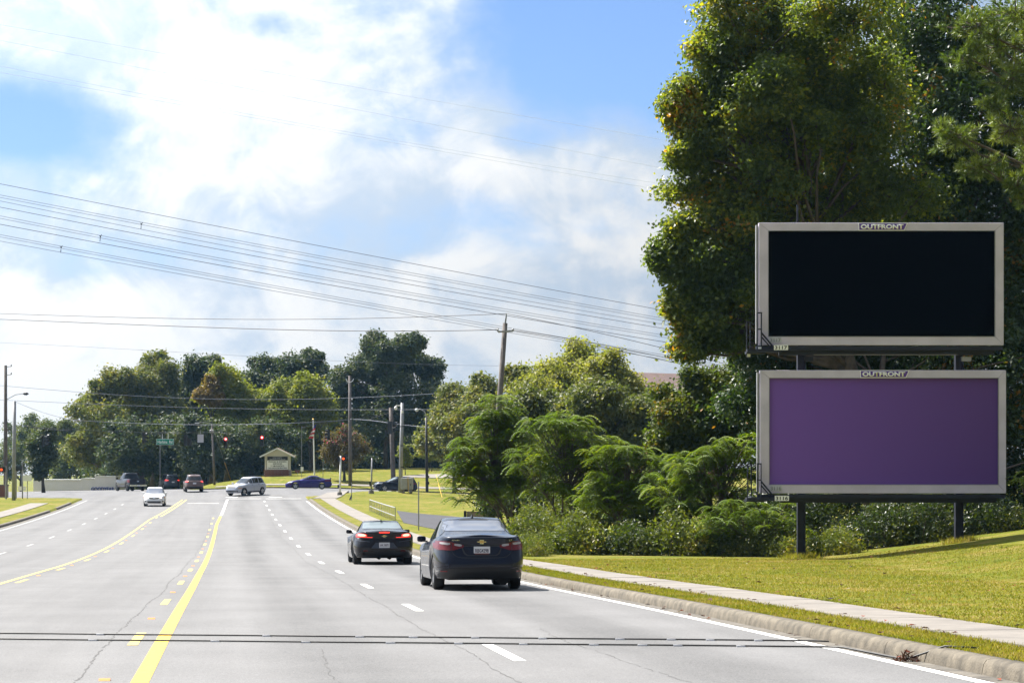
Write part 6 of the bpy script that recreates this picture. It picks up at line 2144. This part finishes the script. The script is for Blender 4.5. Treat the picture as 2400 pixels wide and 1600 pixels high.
def signal(label, px, py, Y, back=False, lit=False, side=False, n=3, wide=False, rz=0.0, scale=1.0):
    c = P(px, py, Y)
    root = empty('traffic_signal', c, (0, 0, rz)); tag(root, label, 'traffic signal', gsg)
    w, s_ = .34 * scale, .36 * scale
    H2 = n * s_
    MB().box((0, .12, 0), (w, .24, H2)).build('housing', M['signal'], root)
    if wide:
        MB().box((-.38 * scale, .12, -.18 * scale), (w, .24, H2 * .67)).build('housing', M['signal'], root)
    for k in range(n):
        z = H2 / 2 - s_ * (k + .5)
        f = .0
        lens = MB().lathe([(.001, f - .02), (.11 * scale, f - .015), (.14 * scale, f)], (0, -.0, z), 14, 'Y').build('lens', M['lens_red'] if (lit and k == 0) else M['lens_off'], root)
        if lit and k == 0: MB().lathe([(.001, -.03), (.06 * scale, -.026), (.075 * scale, -.012)], (0, 0, z), 12, 'Y').build('lit_core', M['lens_core'], lens)
        v = MB(); pts = []
        for a in np.linspace(R(-20), R(200), 9):
            pts.append((math.cos(a) * .155 * scale, math.sin(a) * .155 * scale))
        for i in range(8):
            (x0, z0_), (x1, z1_) = pts[i], pts[i + 1]
            v.add([(x0, 0, z + z0_), (x1, 0, z + z1_), (x1, -.24, z + z1_), (x0, -.24, z + z0_)], [(0, 1, 2, 3)])
        v.build('visor', M['signal'], root)
    MB().tube([(0, .12, H2 / 2), (0, .12, H2 / 2 + .5)], .025, 6).build('hanger', M['signal'], root)
    return root


signal('unlit signal turned aside, left of the hanging green street sign', 340, 1026, 226, rz=R(75))
signal('unlit signal seen from behind, right of the hanging green street sign', 436, 1031, 218, rz=R(180), wide=True)
signal('left of the two signals showing red', 529, 1037, 220, lit=True)
signal('right of the two signals showing red', 614, 1033, 222, lit=True)
signal('unlit signal turned aside above the crape myrtle', 767, 1018, 228, rz=R(-70))
signal('unlit signal seen from behind on the pinkish pole', 915, 1002, 226, rz=R(160), scale=1.2)
signal('dark signal beside the pale steel pole, right of the one on the pinkish pole', 926, 1000, 229, rz=R(90))
signal('dark signal hanging in front of the small roadside tree at left, its left one', 104, 1034, 214, rz=R(100))
signal('dark signal hanging in front of the small roadside tree at left, its right one', 112, 1030, 215, rz=R(60))
# hanging green street sign
c = P(387, 1035, 222)
root = empty('hanging_street_sign', c); tag(root, 'green hanging street-name sign over the crossing', 'street sign')
W_, H_ = 41 * 222 / F, 13.5 * 222 / F
o = MB().box((0, 0, 0), (W_, .03, H_)).build('sign_plate', M['sign_white'], root)
MB().box((0, -.02, 0), (W_ - .05, .02, H_ - .05)).build('sign_ground', M['sign_green'], o)
text_on('lettering', 'Harbins  Rd', (0, -.034, 0), M['sign_white'], o, width=W_ * .84, height=H_ * .52, bold=.01)
for q in (-.28, .30): MB().tube([(q, 0, H_ / 2), (q, 0, H_ / 2 + .5)], .03, 6).build('hanger', M['white'], root)
c = P(470, 1027, 219)
root = empty('hanging_sign', c); tag(root, 'blank grey back of a sign hung over the crossing', 'road sign')
MB().box((0, 0, 0), (.60, .03, .80)).build('sign_plate', M['plate_grey'], root)
MB().tube([(0, .05, .3), (0, .05, .85)], .02, 5).build('hanger', M['steel'], root)

# roofed church sign
b = Vector((X_(651, 262), 262, float(G(X_(651, 262), 262))))
YS = b.y; k = YS / F
root = empty('church_sign', b); tag(root, 'roofed white church sign on a red brick base', 'sign')
w2 = 36 * k; zb = (1112 - 1098) * k; ze = (1112 - 1066) * k; zr = (1112 - 1048) * k
base = MB().box((0, 0, zb / 2 - .4), (2 * w2 * .88, .9, zb + .8)).build('brick_base', M['mortar'], root)
bl, bh = .42, .14
rows = int((zb + .4) / bh)
bm_ = MB().box((0, 0, 0), (bl - .03, .06, bh - .025)).mesh('brick'); bm_.materials.append(M['brick'])
for rr_ in range(rows):
    nb = int(2 * w2 * .88 / bl)
    for q in range(nb):
        o = bpy.data.objects.new('brick', bm_); col.objects.link(o); o.parent = base
        o.location = (-w2 * .88 + bl / 2 + q * bl + (.1 if rr_ % 2 else -.02), -.46, zb - bh / 2 - rr_ * bh)
for q in (-1, 1): MB().box((q * w2 * .78, 0, (zb + ze) / 2), (.18, .6, ze - zb)).build('side_post', M['cream'], root)
MB().box((0, -.05, (zb + ze) / 2), (w2 * 1.42, .4, ze - zb - .04)).build('cabinet', M['cream'], root)
o = MB().box((0, -.28, zb + (ze - zb) * .36), (w2 * 1.36, .06, (ze - zb) * .66)).build('letter_board', M['sign_white'], root)
for i, (tx, wd) in enumerate((('ENGLISH & SPANISH', .88), ('SERVICES', .45), ('11 AM SUNDAYS', .66), ('CALVARYLILBURN.ORG', .95))):
    text_on('lettering', tx, (0, -.325, zb + (ze - zb) * (.60 - i * .155)), M['black'], o, width=w2 * 1.3 * wd, height=.17, bold=.012)
hd = MB().box((0, -.28, zb + (ze - zb) * .84), (w2 * 1.32, .06, (ze - zb) * .26)).build('header_board', M['black'], root)
text_on('lettering', 'CALVARY', (0, -.325, zb + (ze - zb) * .88), M['plate_grey'], hd, width=w2 * .6, height=.18)
text_on('lettering', 'BAPTIST CHURCH', (0, -.325, zb + (ze - zb) * .77), M['plate_grey'], hd, width=w2 * 1.0, height=.15)
gb_ = MB().prism([(-w2 * .98, ze), (w2 * .98, ze), (0, zr - .12)], lambda a, c_, dd: (a, dd, c_), -.42, .5).build('gable', M['cream'], root)
for q in (-1, 1):
    f = MB()
    f.add([(q * w2 * 1.14, -.62, ze - .10), (0, -.62, zr), (0, .7, zr), (q * w2 * 1.14, .7, ze - .10), (q * w2 * 1.14, -.62, ze - .02), (0, -.62, zr + .08), (0, .7, zr + .08), (q * w2 * 1.14, .7, ze - .02)],
          [(0, 1, 2, 3), (4, 5, 6, 7), (0, 1, 5, 4), (1, 2, 6, 5), (2, 3, 7, 6), (3, 0, 4, 7)])
    f.build('roof_slope', M['shingle'], root)
    MB().bar((q * w2 * 1.14, -.64, ze - .09), (0, -.64, zr + .0), .06, .16).build('barge_board', M['white'], root)
# flag pole with a hanging flag
b = Vector((X_(737, 262), 262, float(G(X_(737, 262), 262))))
root = empty('flag_pole', b); tag(root, 'white flagpole with a drooping striped flag behind the crossing', 'flagpole')
zt = Z_(984, 262) - b.z
MB().tube([(0, 0, -.1), (-.15, 0, zt)], [.10, .06], 8).build('shaft', M['white'], root)
MB().lathe([(.01, -.1), (.1, 0), (.01, .1)], (-.15, 0, zt + .08), 10).build('finial', M['gold'], root)
fl = empty('flag', b + Vector((0, 0, zt))); tag(fl, 'striped red and white flag with blue canton drooping from the flagpole', 'flag')
zf0 = -.45; fh = (1030 - 990) * 262 / F
for i in range(7):
    u0, u1 = i / 7, (i + 1) / 7
    def fp(u, v): return (-.05 - .34 * v + .12 * u * v - .38 * u * (1 if v > 0 else .2) + .30 * (1 - u), -.12 - .10 * math.sin(3 * u + 5 * v), zf0 - fh * (u * .85 + .15 * v * (1 - u)))
    m = MB()
    for j in range(6):
        v0, v1 = j / 6, (j + 1) / 6
        m.add([fp(u0, v0), fp(u1, v0), fp(u1, v1), fp(u0, v1)], [(0, 1, 2, 3)])
    o = m.build('canton' if i < 2 else 'stripe', M['flag_blue'] if i < 2 else (M['flag_red'], M['flag_white'])[i % 2], fl)
    so = o.modifiers.new('thick', 'SOLIDIFY'); so.thickness = .02

# white building wall at the far left with blue letters
Yw = 270.5
gz = float(G(X_(160, Yw), Yw)) - 1.0
root = empty('white_building', (X_(170, Yw), Yw, gz)); tag(root, 'long low white building with blue letters at the far left', 'building')
cx0 = X_(170, Yw)
for (pa, pb, pt) in ((78, 190, 1125), (190.3, 222, 1122), (222.3, 272, 1117)):
    x0, x1 = X_(pa, Yw) - cx0, X_(pb, Yw) - cx0; zt = Z_(pt, Yw) - gz
    MB().box(((x0 + x1) / 2, 4, zt / 2), (x1 - x0, 8, zt)).build('wall', M['wall_white'], root)
    MB().box(((x0 + x1) / 2, 4, zt + .05), (x1 - x0 - .02, 8.16, .12)).build('parapet_cap', M['white'], root)
text_on('lettering', 'GOODYEAR', (X_(241, Yw) - cx0, -.05, Z_(1145.5, Yw) - gz), M['blue_letter'], root, width=54 * Yw / F, height=9 * Yw / F, bold=.03, extrude=.05)
# red-roofed building behind the thicket
Yr = 200.0
gz = float(G(X_(1570, Yr), Yr))
root = empty('red_roofed_building', (X_(1570, Yr), Yr, gz)); tag(root, 'building with a long red-brown roof behind the thicket', 'building')
zt, ze = Z_(866, Yr) - gz, Z_(925, Yr) - gz
hw = 95 * Yr / F
MB().box((0, 5, ze / 2), (2 * hw + 2, 9, ze)).build('wall', M['brick'], root)
for q, y0, y1 in ((0, -.6, 5), (1, 10.6, 5)):
    MB().add([(-hw - 1.6, y0, ze - .1), (hw + 1.6, y0, ze - .1), (hw + 1.6, y1, zt - .25), (-hw, y1, zt), (-hw - 1.6, y0, ze - .3), (hw + 1.6, y0, ze - .3), (hw + 1.6, y1, zt - .45), (-hw, y1, zt - .2)],
             [(0, 1, 2, 3), (4, 5, 6, 7), (0, 1, 5, 4), (1, 2, 6, 5), (2, 3, 7, 6), (3, 0, 4, 7)]).build('roof_slope', M['redroof'], root)
for q in range(6):
    MB().box((-hw + 1 + q * hw * .38, .45, ze * .6), (1.0, .06, 1.3)).build('window', M['glass'], root)

# ------------------------------------------------------------------ cables


def cable(label, pts, r, material, group, clips=None, twin=False):
    """pts: control points (Vectors); smooth curve through them"""
    n = len(pts); out = []
    ts = np.linspace(0, 1, 28)
    px_ = np.array([tuple(p) for p in pts]); u = np.linspace(0, 1, n)
    if n == 3:
        c = np.polyfit(u, px_, 2)
        q = c[0] * ts[:, None] ** 2 + c[1] * ts[:, None] + c[2]
    elif n == 4:
        c = np.polyfit(u, px_, 3)
        q = ((c[0] * ts[:, None] + c[1]) * ts[:, None] + c[2]) * ts[:, None] + c[3]
    else:
        q = np.stack([np.interp(ts, u, px_[:, k]) for k in range(3)], 1)
    m = MB().tube([tuple(p) for p in q], r, 5)
    if twin: m.tube([(p[0], p[1], p[2] - twin) for p in q], r, 5)
    o = m.build('cable', material, None, True)
    return tag(o, label, 'cable', group)


gh_ = 'overhead cables'
YF = 330.0


def hv(label, a, b, c, Y0, Y1, r, m, twin=False):
    # photo points left, middle, right (extended past the frame on both sides)
    xs = [a[0], b[0], c[0]]; ys = [a[1], b[1], c[1]]
    cf = np.polyfit(xs, ys, 2)
    pts = []
    for x in np.linspace(-160, 2100, 4):
        Y = Y0 + (Y1 - Y0) * (x + 160) / 2260
        pts.append(P(x, np.polyval(cf, x), Y))
    return cable(label, pts, r, m, gh_, twin=twin)


order = ['topmost', 'second', 'third', 'fourth']
for i, (a, b, c) in enumerate([((0, 58), (578, 160), (1537, 325)), ((0, 95), (517, 196), (1557, 395)), ((0, 155), (530, 258), (1557, 432)), ((0, 170), (585, 275), (1557, 447))]):
    hv(f'{order[i]} of the four faint pale cables high across the sky', a, b, c, 420, 460, .026, M['wire_pale'])
bl_ = [((0, 431), (332, 496), (1521, 721), .022, 'wire', 0), ((0, 457), (332, 521), (1538, 743), .02, 'wire_grey', .22), ((0, 471), (800, 627), (1531, 756), .02, 'wire_grey', 0), ((0, 485.5), (800, 637.5), (1531, 765.6), .022, 'wire', 0),
       ((0, 506), (800, 657), (1524, 780), .02, 'wire_grey', .22), ((0, 525.6), (800, 672.5), (1538, 798), .024, 'wire', 0), ((0, 550), (800, 698), (1575, 835), .02, 'wire_grey', .2), ((0, 565), (800, 710), (1575, 845), .02, 'wire_grey', 0)]
nm_ = ['first', 'second', 'third', 'fourth', 'fifth', 'sixth', 'seventh', 'eighth']
for i, (a, b, c, rr_, mm_, tw) in enumerate(bl_):
    hv(f'{nm_[i]} from the top of the eight slanting cables across the middle of the sky', a, b, c, 200, 225, rr_, M[mm_], tw)
# spacers hanging between the pale cables
for i, (px, py, lab) in enumerate(((331, 529, 'right'), (235, 558, 'middle'), (143, 584, 'left'))):
    m = MB(); c = P(px, py, 205)
    m.bar(c + Vector((.12, 0, .32)), c + Vector((-.02, 0, .05)), .06, .06); m.bar(c + Vector((-.10, 0, .25)), c + Vector((.05, 0, .12)), .05, .05); m.bar(c + Vector((0, 0, .0)), c + Vector((-.03, 0, -.32)), .05, .05)
    tag(m.build('cable_spacer', M['signal']), f'{lab} of the three dark spacers on the slanting cables', 'cable spacer', 'cable spacers')
# cables to the leaning pole
cable('upper cable running left from the top of the leaning power pole', [P(-120, 730, 150), P(401, 746, 142), P(800, 747, 136), POLE_TOP], .018, M['wire'], gh_)
cable('lower cable running left from the crossarm of the leaning power pole', [P(-120, 743, 150), P(401, 764, 142), P(800, 775, 136), ARM_L], .022, M['wire'], gh_)
cable('cable running right from the top of the leaning power pole', [POLE_TOP, P(1400, 779, 128), P(1620, 832, 126), P(1900, 905, 124)], .016, M['wire'], gh_)
cable('upper of two cables running right from the crossarm of the leaning pole', [ARM_R, P(1400, 806, 128), P(1600, 846, 126), P(1900, 908, 124)], .016, M['wire'], gh_)
cable('lower of two cables running right from the crossarm of the leaning pole', [ARM_R + Vector((0, .2, -.06)), P(1400, 811, 128), P(1600, 854, 126), P(1900, 920, 124)], .016, M['wire'], gh_)
cable('faint cable low in the sky above the wood', [P(-120, 797, 250), P(400, 824, 250), P(800, 846, 250), P(1171, 857, 250)], .014, M['wire_grey'], gh_)
cable('faint cable dropping right behind the leaning power pole', [P(1171, 857, 250), P(1254, 874, 250), P(1340, 900, 250)], .014, M['wire_grey'], gh_)
cable('highest grey cable in front of the wood', [P(-120, 894, 246), P(204, 920, 246), P(600, 936, 246), P(1160, 912, 240)], .022, M['wire_grey'], gh_)
cable('second grey cable from the top in front of the wood', [P(-120, 932, 246), P(204, 946, 246), P(600, 958, 246), P(1180, 957, 240)], .022, M['wire_grey'], gh_)
cable('thick span cable above the red signals', [P(150, 982, 236), P(480, 995, 236), P(733, 989, 235), P(821, 982, 243)], .027, M['wire_grey'], gh_)
cable('thick span cable from the myrtle pole to the pinkish pole', [P(821, 982, 243), P(870, 985, 238), P(917, 992, 232)], .027, M['wire_grey'], gh_)
cable('thick span cable running right from the pinkish pole', [P(917, 992, 232), P(1000, 1001, 230), P(1110, 1011, 226)], .025, M['wire_grey'], gh_)
cable('thin span wire carrying the signals at left', [P(34, 996, 200), P(110, 1002, 210), P(250, 1010, 220), P(436, 1014, 221)], .02, M['wire'], gh_)
cable('thin span wire carrying the red signals', [P(436, 1014, 221), P(529, 1015, 221), P(614, 1011, 222), P(918, 968, 232)], .016, M['wire'], gh_)
cable('span wire dipping between the pinkish pole and the pale pole', [WP + Vector((0, 0, -1.6)), (WP + SP) / 2 + Vector((-.2, 0, -2.2)), SP + Vector((0, 0, -1.4))], .022, M['wire'], gh_)
cable('thin slack wire left of the pinkish pole', [P(860, 985, 236), P(890, 974, 234), WP + Vector((0, 0, -.5))], .018, M['wire'], gh_)
cable('thin slanting wire from the plain grey pole at left', [LS, P(120, 972, 215), P(200, 989, 230)], .014, M['wire'], gh_)
cable('short heavy cable on the dark wooden pole at left', [P(48, 996, 215), P(110, 1005, 222), P(165, 1009, 230)], .04, M['wire'], gh_)

# brick gate pier with a clipped shrub at the left edge
b = Vector((X_(8, 198), 198, float(G(X_(8, 198), 198))))
root = empty('brick_pier', b); tag(root, 'low red brick pier cut by the left edge beside the dark wooden pole', 'pier')
core = MB().box((0, 0, .45), (.74, .74, 1.1)).build('core', M['mortar'], root)
bm2 = MB().box((0, 0, 0), (.235, .05, .085)).mesh('brick'); bm2.materials.append(M['brick'])
for rr_ in range(10):
    for q in range(3):
        o = bpy.data.objects.new('brick', bm2); col.objects.link(o); o.parent = core
        o.location = (-.25 + q * .25 + (.03 if rr_ % 2 else -.03), -.385, .06 + rr_ * .098)
MB().box((0, 0, 1.05), (.86, .86, .1)).build('cap', M['concrete'], root)

# ------------------------------------------------------------------ the air


def haze():
    m = bpy.data.materials.new('haze_air'); m.use_nodes = True
    nt = m.node_tree; nt.nodes.clear()
    v = nt.nodes.new('ShaderNodeVolumePrincipled')
    v.inputs['Color'].default_value = (.34, .64, 1.0, 1)
    v.inputs['Density'].default_value = HAZE
    v.inputs['Anisotropy'].default_value = .2
    o = nt.nodes.new('ShaderNodeOutputMaterial')
    nt.links.new(v.outputs[0], o.inputs['Volume'])
    x0, x1, y0, y1, z0, z1 = -900, 900, -300, 1400, -12, 45
    b = MB().box(((x0 + x1) / 2, (y0 + y1) / 2, (z0 + z1) / 2), (x1 - x0, y1 - y0, z1 - z0)).build('haze', m)
    tag(b, 'thin bluish haze in the air over the whole road', 'haze', kind='stuff')


HAZE = .00007
haze()
